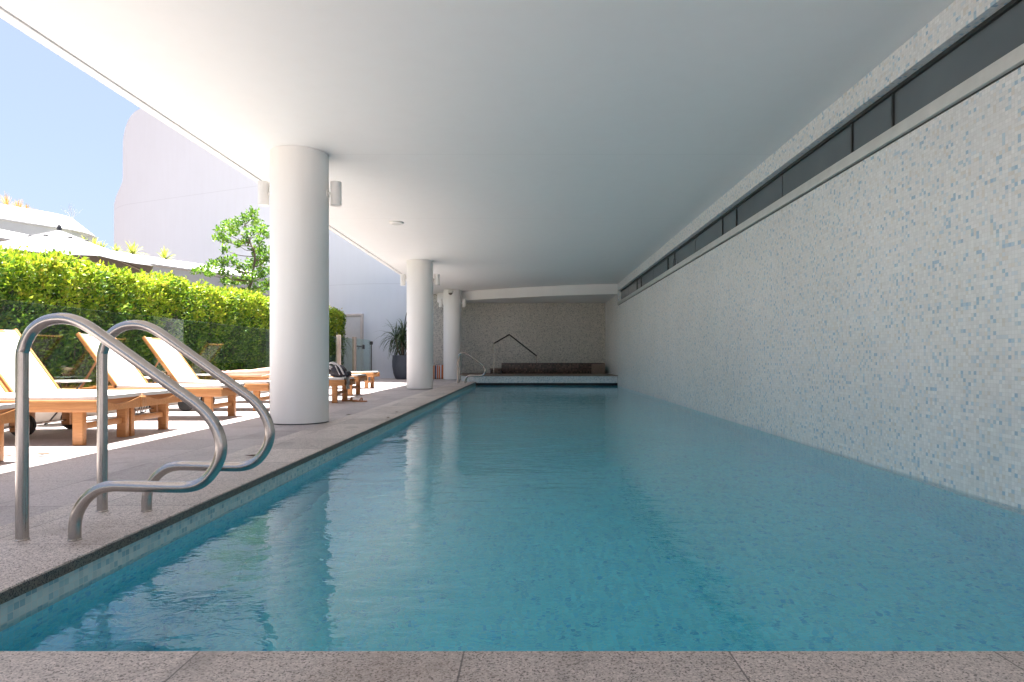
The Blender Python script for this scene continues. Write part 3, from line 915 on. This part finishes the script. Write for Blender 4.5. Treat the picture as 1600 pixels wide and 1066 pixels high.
bm = BM()
g = []
for i in range(17):
    row = []
    for k in range(9):
        s_ = i / 16 * 0.36; w_ = (k / 8 - 0.5) * 0.22
        if s_ < 0.16: x, z = s_, 0.0
        else: x, z = 0.16 + min(0.02, (s_ - 0.16) * 0.6), -(s_ - 0.16)
        n_ = mnoise.noise(Vector((s_ * 14, w_ * 14, 0)))
        row.append(bm.verts.new((x + 0.012 * n_ + (0.014 * math.sin(w_ * 40) if s_ > .16 else 0), w_, max(-0.22, z) + (0.02 + 0.02 * n_ if s_ < 0.16 else 0.012))))
    g.append(row)
for i in range(16):
    for k in range(8):
        bm.faces.new((g[i][k], g[i + 1][k], g[i + 1][k + 1], g[i][k + 1]))
bmesh.ops.solidify(bm, geom=bm.faces[:], thickness=0.008)
o = obj('towel', bm, M['towel'], None, 60)
o.location = (-3.045, 10.12, 0.402)
tag(o, 'grey towel hanging over the end of the flat lounger next to the backpack', 'towel')

def sandal(label, loc, rot):
    t = thing('sandal', label, 'sandal', loc, rot, 'tan sandals under the flat lounger end')
    bm = BM()
    pts = []
    for k in range(28):
        a = 2 * PI * k / 28
        x = 0.13 * math.cos(a); w = 0.045 + 0.008 * math.cos(a)
        pts.append((x, w * math.sin(a) * (1 - 0.18 * math.exp(-((x + 0.02) / 0.04) ** 2))))
    poly_prism(bm, pts, 0.001, 0.020)
    obj('sole', bm, M['sandal'], t, 40)
    bm = BM(); tube(bm, [(0.02, -0.044, 0.015), (0.03, -0.03, 0.05), (0.035, 0, 0.06), (0.03, 0.03, 0.05), (0.02, 0.044, 0.015)], 0.011, 8, True, 4)
    obj('strap', bm, M['teakdark'], t, 60)
    return t
S1 = sandal('tan sandal on the paving, closer to the lounger leg', (-2.93, 10.45, 0), 0.5)
dup(S1, (-2.73, 10.30, 0), -0.2, 'tan sandal on the paving, farther from the lounger leg')

bm = BM()
for (a, b) in ((-1, 1), (1, 1)):
    pass
leafpts = [(-0.05, 0), (-0.02, 0.016), (0.015, 0.018), (0.05, 0), (0.015, -0.018), (-0.02, -0.016)]
c0 = bm.verts.new((0, 0, 0.006))
vs = [bm.verts.new((x, y, 0.006 + 0.008 * abs(y) / 0.018 + 0.005 * (x / 0.05) ** 2)) for x, y in leafpts]
for k in range(6):
    bm.faces.new((c0, vs[k], vs[(k + 1) % 6]))
lf = obj('fallen_leaf', bm, M['deadleaf'], None, 60)
GLF = 'dry leaves fallen on the pool deck'
leaflab = ['dry curled leaf on the paving past the foot of the thick column',
           'dry brown leaf lying on the paving between the second handrail and the thick column',
           'dry leaf by the pool edge, beyond the thick column',
           'dry leaf on the sunlit paving between the handrail posts',
           'small dry leaf at the pool edge, short of the middle column',
           'dry leaf on the sunlit paving next to the close handrail post']
for k, (px, py, rt, sc) in enumerate(((545, 649, 0.5, 0.8), (395, 715, 0.1, 1.1), (606, 654, 2.2, 0.9), (66, 713, 0.05, 1.5), (620, 645, 1.0, 0.7), (15, 714, 0.3, 1.0))):
    d = EYE * F / (py - HY)
    o = lf if k == 0 else lf.copy()
    if k: COL.objects.link(o)
    o.location = ((px - VX) * d / F, d, 0.003 if px > 380 and (px - VX) * d / F > PX0 - 0.6 else 0.0)
    o.rotation_euler = (0, 0, rt); o.scale = (sc, sc, sc)
    tag(o, leaflab[k], 'leaf', GLF)

# ------------------------------------------------------------------ glass fence, kerb, gate
bm = BM()
box(bm, (FX - 0.09, -14, -0.05), (FX + 0.045, 18.0, 0.13), 0.006)
o = obj('kerb_wall', bm, M['kerb'], None)
tag(o, 'low beige concrete kerb wall under the glass fence behind the loungers', 'kerb wall')
fence = thing('glass_fence', 'frameless glass pool fence standing on the beige kerb before the hedge', 'fence', (FX - 0.02, 6.85, 0.13))
y = 6.85 - 1.95 * 7
while y < 17.5:
    y1 = min(y + 1.935, 17.98)
    bm = BM(); box(bm, (FX - 0.026, y, 0.165), (FX - 0.014, y1, 1.30), 0.0015, 1)
    obj('glass_panel', bm, M['glass'], fence, 0, True)
    for f in (0.2, 0.8):
        yy = y + (y1 - y) * f
        bm = BM(); box(bm, (FX - 0.05, yy - 0.025, 0.131), (FX + 0.01, yy + 0.025, 0.26), 0.006)
        obj('spigot', bm, M['steel'], fence, 35, True)
    y += 1.95
PL = ['sandstone gate post at the end of the glass fence, behind the hedge tip', 'sandstone gate post carrying the glass gate']
for k, yy in enumerate((18.12, 19.75)):
    bm = BM(); box(bm, (FX - 0.075, yy - 0.055, -0.04), (FX + 0.035, yy + 0.055, 1.36), 0.006)
    o = obj('gate_post', bm, M['post'], None); tag(o, PL[k], 'post', 'sandstone posts by the glass gate')
bm = BM(); box(bm, (FX - 0.026, 18.20, 0.06), (FX - 0.014, 19.67, 1.30), 0.0015, 1)
o = obj('glass_screen', bm, M['glass'], None, 0); tag(o, 'fixed clear glass screen between the two sandstone gate posts', 'glass screen')
gate = thing('glass_gate', 'tinted glass gate with black latch next to the white wall', 'gate', (FX, 19.83, 0))
bm = BM(); box(bm, (FX - 0.027, 19.85, 0.06), (FX - 0.013, 21.75, 1.32), 0.0015, 1)
obj('glass_leaf', bm, M['glass'], gate, 0, True)
bm = BM(); box(bm, (FX - 0.01, 20.05, 1.06), (FX + 0.01, 20.5, 1.10)); box(bm, (FX - 0.012, 20.72, 1.0), (FX + 0.012, 20.88, 1.14), 0.004)
obj('latch', bm, M['darkplastic'], gate, 35, True)
bm = BM(); lathe(bm, [(0.02, 1.16), (0.05, 1.17), (0.05, 1.27), (0.02, 1.28)], (FX, 21.8, 0), 20); lathe(bm, [(0.018, 0.0), (0.018, 1.18)], (FX, 21.8, 0), 16)
obj('latch_post', bm, M['darkplastic'], gate, 35, True)

# ------------------------------------------------------------------ building wall, door
def wallY(X):
    t = max(0.0, -5.2 - X)
    return BY + (0.43 * t - 0.43 * 0.8 * (1 - math.exp(-t / 0.8)))
heights = [(-17.75, 7.3), (-17.74, 7.5), (-17.62, 7.75), (-17.4, 8.02), (-17.27, 8.2), (-17.24, 8.4), (-17.23, 9.9), (-17.18, 10.2), (-17.08, 10.5), (-16.92, 10.75),
           (-16.75, 10.92), (-16.5, 11.06), (-16.2, 11.12), (-15.5, 11.15), (-14, 11.15), (-12, 11.15), (-10, 11.15), (-9.3, 11.15), (-9.25, 46), (-8.5, 46), (-7.5, 46), (-6.7, 46), (-6.0, 46), (-5.6, 46), (-5.2, 46), (-4.5, 46), (-3.901, 46)]  # right part raised out of view so its shadow covers the far deck
bm = BM()
fr_, bk_ = [], []
for X, h in heights:
    e = max(0.0, (-16.75 - X)) / 1.0
    dy = 0.9 * (1 - math.sqrt(max(0, 1 - min(1, e) ** 2)))
    Y = wallY(X) + 0.35 + dy
    nx, ny = 0.39, 0.92
    zs = [-0.1, h]
    fr_.append([bm.verts.new((X * (Y - 0.35) / (Y - 0.35 - dy), Y - 0.35, z)) for z in zs])
    bk_.append([bm.verts.new((X + 0.35 * nx * 0, Y + 1.6, z)) for z in zs])
for a, b, c, d in zip(fr_, fr_[1:], bk_, bk_[1:]):
    bm.faces.new((a[0], b[0], b[1], a[1])); bm.faces.new((c[0], d[0], d[1], c[1])); bm.faces.new((a[1], b[1], d[1], c[1]))
bm.faces.new((fr_[0][0], fr_[0][1], bk_[0][1], bk_[0][0])); bm.faces.new((fr_[-1][0], fr_[-1][1], bk_[-1][1], bk_[-1][0]))
o = obj('building_wall', bm, M['bwall'], None, 25)
tag(o, 'tall curved white building wall with rounded corner rising beyond the garden', 'building')
door = thing('door', 'pale service door in a beige frame at the foot of the tall white wall', 'door', (-6.3, wallY(-6.3), 0))
yd = wallY(-5.85)
bm = BM()
def slant(X): return wallY(X)
dv = (Vector((-5.80, slant(-5.80), 0)) - Vector((-6.75, slant(-6.75), 0))).normalized()
rotd = Matrix.Translation((-6.75, slant(-6.75), 0)) @ Matrix.Rotation(math.atan2(dv.y, dv.x), 4, 'Z')
box(bm, (0.0, -0.08, 0), (0.08, 0.02, 2.18), 0.004, 1, rotd); box(bm, (0.92, -0.08, 0), (1.0, 0.02, 2.18), 0.004, 1, rotd); box(bm, (0.0, -0.083, 2.181), (1.0, 0.02, 2.26), 0.004, 1, rotd)
obj('door_frame', bm, M['frame'], door, 35, True)
bm = BM(); box(bm, (0.083, -0.045, 0.01), (0.917, 0.02, 2.178), 0.003, 1, rotd)
lfd = obj('door_leaf', bm, M['doorpaint'], door, 35, True)
bm = BM(); box(bm, (0.83, -0.10, 1.0), (0.86, -0.046, 1.12), 0.004, 1, rotd)
h_ = obj('door_handle', bm, M['steel'], door, 35, True)

# ------------------------------------------------------------------ planters behind the hedge
def sweep(path, prof):
    """path: plan points; prof: (offset to the left of travel, z)"""
    bm = BM()
    rows = []
    n = len(path)
    for i in range(n):
        a = Vector(path[max(0, i - 1)]); b = Vector(path[min(n - 1, i + 1)])
        t = (b - a).normalized(); left = Vector((-t.y, t.x))
        p = Vector(path[i])
        rows.append([bm.verts.new((*(p + left * o_), z)) for o_, z in prof])
    for r0, r1 in zip(rows, rows[1:]):
        for k in range(len(prof) - 1):
            bm.faces.new((r0[k], r1[k], r1[k + 1], r0[k + 1]))
    bm.faces.new(rows[0]); bm.faces.new(list(reversed(rows[-1])))
    return bm
def smooth2(pts, k=6):
    return [(p.x, p.y) for p in catmull([Vector((x, y, 0)) for x, y in pts], k)]
up = smooth2([(-16.6, -4.0), (-16.1, 3.0), (-15.6, 10.0), (-15.0, 15.0), (-14.35, 17.3), (-13.65, 18.6), (-13.45, 19.3), (-13.55, 19.9), (-13.85, 20.4), (-14.5, 20.9), (-16.0, 21.2), (-19, 21.2)])
bm = sweep(up, [(0, -0.05), (0, 4.44), (-0.04, 4.46), (-0.04, 4.50), (0.55, 5.0), (0.75, 5.0), (0.80, -0.05)])
o = obj('roof_terrace', bm, M['planter'], None, 30)
tag(o, 'upper white rounded terrace parapet with dry grasses on top, behind the parasol', 'terrace')
lowp = smooth2([(-15.6, -4.0), (-14.6, 5.0), (-13.5, 13.0), (-12.95, 16.0), (-12.45, 18.5), (-11.6, 20.6), (-10.9, 22.0), (-10.0, 23.5), (-8.9, 24.6)])
bm = sweep(lowp, [(0, -0.05), (0, 3.60), (-0.04, 3.62), (-0.04, 3.67), (0.38, 3.95), (0.6, 3.95), (0.65, -0.05)])
o = obj('planter_wall', bm, M['planter'], None, 30)
tag(o, 'long lower white planter wall with sloped cap running to the tall wall', 'planter wall')

def rosette(name, label, cat, p, n, L, w, mat, el0=35, droop=0.8, group=None):
    t = thing(name, label, cat, p, 0, group)
    bm = BM()
    for k in range(n):
        q = k / max(1, n - 1)
        strap_leaf(bm, (0, 0, 0), random.random() * 2 * PI, R(el0 + (88 - el0) * q), L * random.uniform(0.7, 1.1), w, droop * random.uniform(0.6, 1.4), 5)
    obj('leaves', bm, mat, t, 60)
    return t
lowp = [q for q in lowp if q[1] > 14]
GP = 'succulents growing along the lower planter'
pl_lab = ['broad green succulent just past the rounded terrace end', 'yellow green succulent second along the lower planter from the rounded terrace',
          'low yellow green succulent third along the lower planter', 'small low succulent on the planter, short of the pale spiky pair',
          'pale spiky succulent on the planter midway along', 'pale spiky succulent on the planter, last before the tree']
for k, (px, L_, n_) in enumerate(((158, 0.5, 26), (172, 0.55, 24), (184, 0.42, 22), (206, 0.38, 22), (232, 0.68, 30), (281, 0.62, 30))):
    # find the planter point seen at px
    best = min(lowp, key=lambda q: abs((VX + q[0] / q[1] * F) - px))
    i = lowp.index(best)
    x = best[0]; yy = best[1]
    # slide along to match exactly
    j = i + 1 if (VX + x / yy * F) < px else i - 1
    q = lowp[max(0, min(len(lowp) - 1, j))]
    x0, x1 = VX + x / yy * F, VX + q[0] / q[1] * F
    t_ = (px - x0) / (x1 - x0) if abs(x1 - x0) > 1e-6 else 0
    X, Y = x + (q[0] - x) * t_ - 0.55, yy + (q[1] - yy) * t_ + 0.1
    rosette('succulent', pl_lab[k], 'plant', (X, Y, 3.93), n_, L_ * 0.75, 0.03, M['agave'], 25, 0.9, GP)
GG = 'dry grass tufts on the upper terrace'
gl = ['russet grass tuft on the terrace at the very edge of view', 'dry grass tuft on the upper terrace, next to the russet one', 'thin dry grass tuft on the upper terrace, middle of the row', 'sparse dry grass tuft on the terrace nearest the bare shrub']
for k, (px, L_) in enumerate(((2, 0.50), (20, 0.42), (33, 0.34), (46, 0.28))):
    d = 18.0 + k * 0.35
    rosette('grass_tuft', gl[k], 'plant', ((px - VX) * d / F, d + 0.2, 4.95), 70, L_, 0.006, M['straw'], 25, 0.7, GG)
bs = thing('bare_shrub', 'thin leafless grey shrub standing against the sky on the upper terrace', 'shrub', (-14.6, 20.3, 4.9))
bm = BM()
def twig(bm, p, d, L_, r, depth):
    q = p + d * L_
    tube(bm, [p, (p + q) / 2 + Vector((random.uniform(-.03, .03), random.uniform(-.03, .03), 0)), q], [r, r * 0.6], 5)
    if depth:
        for _ in range(3):
            dd = (d + Vector((random.uniform(-.7, .7), random.uniform(-.7, .7), random.uniform(-.1, .5)))).normalized()
            twig(bm, p + (q - p) * random.uniform(0.5, 1), dd, L_ * 0.6, r * 0.6, depth - 1)
for k in range(4):
    twig(bm, Vector((random.uniform(-.3, .3), 0, 0)), Vector((random.uniform(-.4, .4), random.uniform(-.4, .4), 1)).normalized(), 0.42, 0.006, 2)
obj('branches', bm, M['paletwig'], bs, 50)

# ------------------------------------------------------------------ parasol beyond the hedge
um = thing('parasol', 'large pale grey parasol with dark finial open beyond the hedge', 'parasol', (-9.4, 12.8, 0))
RIM, RR, AP = 2.60, 1.72, 3.20
def canopy(bm, r0, z0, r1, z1, scallop, rings=8, per=8):
    grid = []
    for i in range(rings + 1):
        t = i / rings
        row = []
        for k in range(8 * per):
            a = 2 * PI * k / (8 * per) + 0.2
            fr2 = (k % per) / per
            chord = math.cos(PI / 8) / math.cos(PI / 8 - fr2 * PI / 4) if True else 1
            rr = (r0 + (r1 - r0) * t) * chord
            sag = scallop * math.sin(PI * fr2) * t
            z = z0 + (z1 - z0) * (t ** 0.93) - sag * 0.6
            row.append(bm.verts.new((rr * math.cos(a), rr * math.sin(a), z)))
        grid.append(row)
    N = 8 * per
    for i in range(rings):
        for k in range(N):
            bm.faces.new((grid[i][k], grid[i][(k + 1) % N], grid[i + 1][(k + 1) % N], grid[i + 1][k]))
bm = BM(); canopy(bm, 0.30, AP - 0.05, RR, RIM, 0.04)
obj('canopy', bm, M['umbrella'], um, 20)
bm = BM(); canopy(bm, 0.03, AP + 0.06, 0.50, AP - 0.128, 0.012, 4)
obj('vent_cap', bm, M['umbrella'], um, 20)
bm = BM(); lathe(bm, [(0.04, AP + 0.05), (0.044, AP + 0.08), (0.037, AP + 0.13), (0.027, AP + 0.165), (0.01, AP + 0.17)], seg=20)
obj('finial', bm, M['darkplastic'], um)
bm = BM(); lathe(bm, [(0.03, -0.05), (0.03, AP + 0.05)], seg=18); obj('pole', bm, M['alu'], um)
bm = BM(); lathe(bm, [(0.32, -0.05), (0.32, 0.03), (0.05, 0.06), (0.04, 0.3)], seg=32); obj('base', bm, M['darkplastic'], um)
for k in range(8):
    a = 2 * PI * k / 8 + 0.2
    bm = BM(); tube(bm, [(0.06 * math.cos(a), 0.06 * math.sin(a), AP - 0.04), (RR * 0.99 * math.cos(a), RR * 0.99 * math.sin(a), RIM - 0.02)], 0.011, 6)
    obj('rib', bm, M['alu'], um, 50)
    bm = BM(); box(bm, (0.46, -0.03, AP - 0.15), (0.52, 0.03, AP - 0.118), 0.01, 2, Matrix.Rotation(a, 4, 'Z'))
    obj('rib_cap', bm, M['darkplastic'], um, 50)

# ------------------------------------------------------------------ hedge
def leaf_mesh(name, P, D, L_, Wd, mat, parent, fold=0.25):
    """P positions, D unit growing directions (n,3); one folded diamond (two quads) per leaf"""
    n = len(P)
    rv = rng.normal(size=(n, 3))
    S = np.cross(D, rv); S /= np.linalg.norm(S, axis=1, keepdims=True) + 1e-9
    N = np.cross(S, D)
    Lc = L_[:, None]; Wc = Wd[:, None]
    base = P; tip = P + D * Lc - N * Lc * 0.12
    mid = P + D * Lc * 0.5 + N * Lc * 0.04
    l = P + D * Lc * 0.45 + S * Wc + N * Wc * fold * 1.5
    r = P + D * Lc * 0.45 - S * Wc + N * Wc * fold * 1.5
    verts = np.stack([base, l, tip, r, mid], 1).reshape(-1, 3)
    idx = np.arange(n)[:, None] * 5
    tri = np.concatenate([idx + np.array([[0, 4, 1]]), idx + np.array([[1, 4, 2]]), idx + np.array([[2, 4, 3]]), idx + np.array([[3, 4, 0]])], 1).reshape(-1, 3)
    me = bpy.data.meshes.new(name)
    me.vertices.add(len(verts)); me.vertices.foreach_set('co', verts.astype(np.float32).ravel())
    me.loops.add(tri.size); me.loops.foreach_set('vertex_index', tri.astype(np.int32).ravel())
    me.polygons.add(len(tri)); me.polygons.foreach_set('loop_start', np.arange(0, tri.size, 3, dtype=np.int32))
    me.update(); me.validate()
    return link(name, me, mat, parent, 0)

hedge = thing('hedge', 'long dense clipped hedge with yellow green new growth behind the glass fence', 'hedge', (-6.8, 12, 0))
HX0, HX1, HY0, HY1 = -7.25, -6.30, 0.5, 21.7
def hz(y):
    return 1.92 + 0.022 * (y - 7.5) + 0.05 * np.sin(y * 2.3) + 0.04 * np.sin(y * 5.1 + 1) 
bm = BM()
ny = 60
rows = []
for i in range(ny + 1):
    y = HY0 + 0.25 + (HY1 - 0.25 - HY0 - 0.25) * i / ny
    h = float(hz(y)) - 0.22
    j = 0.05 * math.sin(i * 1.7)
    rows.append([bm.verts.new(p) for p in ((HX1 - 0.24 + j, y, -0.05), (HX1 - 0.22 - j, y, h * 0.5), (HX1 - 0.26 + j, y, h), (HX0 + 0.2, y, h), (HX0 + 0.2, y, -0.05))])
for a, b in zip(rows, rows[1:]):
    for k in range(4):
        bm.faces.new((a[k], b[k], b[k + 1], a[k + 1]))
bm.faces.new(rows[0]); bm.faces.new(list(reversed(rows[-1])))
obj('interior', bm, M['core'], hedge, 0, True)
def hedge_pts(n, faces):
    P = []; D = []
    y = rng.uniform(HY0, HY1, n)
    H = hz(y)
    dep = np.abs(rng.normal(0, 0.11, n)); dep = np.minimum(dep, 0.3) - 0.03
    u = rng.uniform(0, 1, n)
    z = rng.uniform(0, 1, n) * H
    lump = 0.06 * np.sin(y * 3.1 + z * 2.3) + 0.05 * np.sin(y * 7.3 - z * 5.1)
    front = u < faces[0]
    top = (u >= faces[0]) & (u < faces[0] + faces[1])
    x = np.where(front, HX1 - dep + lump, rng.uniform(HX0, HX1, n))
    zz = np.where(top, H - dep + 0.05 * np.sin(x * 9 + y * 4), z)
    end = ~front & ~top
    y = np.where(end, HY1 - dep, y)
    rnd = rng.normal(size=(n, 3)) * 0.75
    out = np.stack([front.astype(float), end.astype(float), top.astype(float) + 0.55], 1)
    D = out + rnd
    D /= np.linalg.norm(D, axis=1, keepdims=True)
    return np.stack([x, y, zz], 1), D
P, D = hedge_pts(78000, (0.66, 0.28))
n = len(P)
off = np.array(hedge.location)
leaf_mesh('foliage', P - off, D, rng.uniform(0.045, 0.09, n), rng.uniform(0.013, 0.022, n), M['hedgeleaf'], hedge)
# new shoots: upper part of the face and top, tufts of bright leaves that stand above the clipped line
nt = 3400
ty = rng.uniform(HY0, HY1, nt); H = hz(ty)
tz = H - np.abs(rng.normal(0, 0.36, nt)); tz = np.maximum(tz, 0.5)
istop = rng.uniform(0, 1, nt) < 0.45
tx = np.where(istop, rng.uniform(HX0, HX1, nt), HX1 + 0.02 + 0.05 * np.sin(ty * 3.1))
tz = np.where(istop, H + rng.uniform(-0.03, 0.05, nt), tz)
base = np.stack([tx, ty, tz], 1)
per_ = 11
P = np.repeat(base, per_, 0) + rng.normal(0, 0.028, (nt * per_, 3)) + np.array([0, 0, 1]) * rng.uniform(0, 0.075, (nt * per_, 1))
D = rng.normal(size=P.shape) * 0.7 + np.where(np.repeat(istop, per_)[:, None], np.array([[0.1, 0, 1.0]]), np.array([[0.8, 0, 0.7]]))
D /= np.linalg.norm(D, axis=1, keepdims=True)
n = len(P)
leaf_mesh('new_shoots', P - off, D, rng.uniform(0.05, 0.09, n), rng.uniform(0.012, 0.021, n), M['hedgenew'], hedge)
bm = BM()
for k in range(46):
    y = random.uniform(3, 21)
    z0 = random.uniform(0.0, 0.5)
    p = Vector((HX1 - 0.16, y, z0))
    pts = [p]
    for q in range(4):
        p = p + Vector((random.uniform(-0.01, 0.05), random.uniform(-0.14, 0.14), random.uniform(0.2, 0.42)))
        pts.append(p)
    tube(bm, pts, [0.016, 0.005], 6, True, 3)
obj('branches', bm, M['twig'], hedge, 50, True)

# ------------------------------------------------------------------ small tree behind the hedge
TD = 17.0
tree = thing('tree', 'slender young tree with loose bright leaves behind the hedge, beside the thick column', 'tree', (-7.75, TD, 0))
clus = [(396, 331, 9), (384, 340, 10), (372, 348, 12), (356, 352, 11), (347, 360, 10), (342, 372, 10), (352, 374, 10), (366, 362, 11), (398, 347, 12), (408, 358, 11), (415, 366, 8), (392, 362, 11), (385, 376, 9),
        (372, 381, 8), (404, 376, 9), (351, 390, 8), (398, 392, 9), (412, 392, 12), (405, 405, 13), (420, 402, 12), (392, 412, 13), (378, 420, 12), (362, 408, 11), (346, 410, 11), (333, 414, 11), (318, 421, 9), (307, 424, 7), (329, 428, 9),
        (350, 425, 11), (416, 424, 14), (400, 430, 14), (384, 438, 13), (368, 440, 12), (352, 440, 9), (424, 444, 14), (408, 450, 14), (392, 456, 13), (440, 410, 14), (446, 430, 14), (455, 448, 14), (375, 458, 10), (435, 392, 9)]
C3 = []
for (px, py, r) in clus:
    d = TD + random.uniform(-0.75, 0.75)
    C3.append((at(px, py, d), r * 0.017))
bm = BM()
base = Vector((-7.72, TD, -0.05))
forks = [base, Vector((-7.62, TD, 1.6)), at(398, 408, TD), at(391, 380, TD), at(382, 352, TD)]
tube(bm, forks, [0.05, 0.010], 10, True, 4)
obj('trunk', bm, M['bark'], tree, 50, True)
lim = catmull(forks, 8)
bm = BM()
for c, r in C3:
    s0 = min((p for p in lim if p.z < c.z - 0.15), key=lambda p: (p - c).length + 0.9 * max(0, c.z - p.z - 0.9), default=lim[8])
    m = (s0 + c) / 2 + Vector((random.uniform(-.05, .05), random.uniform(-.05, .05), -0.06))
    tube(bm, [s0, m, c], [0.013, 0.004], 5, True, 3)
obj('branch', bm, M['bark'], tree, 50, True)
PP = []
for c, r in C3:
    k = int(74 * (r / 0.18) ** 1.6) + 14
    v = rng.normal(size=(k, 3)); v /= np.linalg.norm(v, axis=1, keepdims=True)
    PP.append(np.array(c) + v * (rng.uniform(0.15, 1.0, (k, 1)) ** 0.6) * np.array([r * 0.98, r * 0.98, r * 0.74]))
P = np.concatenate(PP); n = len(P)
D = rng.normal(size=P.shape) * 0.8 + np.array([0, 0, 0.35]); D /= np.linalg.norm(D, axis=1, keepdims=True)
leaf_mesh('crown', P - np.array(tree.location), D, rng.uniform(0.07, 0.125, n), rng.uniform(0.019, 0.031, n), M['treeleaf'], tree)

# ------------------------------------------------------------------ light, sky, camera
sun_dir = Vector((-0.080, 0.10, 1.0)).normalized()
sl = bpy.data.lights.new('sun', 'SUN'); sl.energy = 5.0; sl.angle = R(0.53); sl.color = (1.0, 0.975, 0.94)
so = bpy.data.objects.new('sun', sl); COL.objects.link(so)
so.rotation_euler = (-sun_dir).to_track_quat('-Z', 'Y').to_euler()
so.location = (0, 0, 20)
w = bpy.data.worlds.new('World'); SC.world = w; w.use_nodes = True
nt_ = w.node_tree
bg = nt_.nodes['Background']
sky = nt_.nodes.new('ShaderNodeTexSky'); sky.sky_type = 'NISHITA'; sky.sun_disc = False
sky.sun_elevation = math.asin(sun_dir.z); sky.sun_rotation = math.atan2(sun_dir.x, sun_dir.y)
sky.air_density = 0.8; sky.dust_density = 4.2; sky.ozone_density = 1.0
nt_.links.new(sky.outputs[0], bg.inputs['Color']); bg.inputs['Strength'].default_value = 0.05

cd = bpy.data.cameras.new('camera'); cd.lens = 22.5; cd.sensor_width = 36; cd.sensor_fit = 'HORIZONTAL'
cd.shift_x = -27 / 1600; cd.shift_y = 27 / 1600
cd.clip_start = 0.05; cd.clip_end = 3000
co = bpy.data.objects.new('camera', cd); COL.objects.link(co)
co.location = (0, 0, EYE); co.rotation_euler = (PI / 2, 0, 0)
SC.camera = co

SC.view_settings.view_transform = 'Standard'
SC.view_settings.look = 'None'
SC.view_settings.exposure = 2.47
SC.view_settings.gamma = 1.0
cy = SC.cycles
cy.use_denoising = True
cy.max_bounces = 20; cy.diffuse_bounces = 12; cy.glossy_bounces = 6; cy.transmission_bounces = 14; cy.transparent_max_bounces = 16
cy.caustics_reflective = True; cy.caustics_refractive = True
cy.sample_clamp_indirect = 8.0
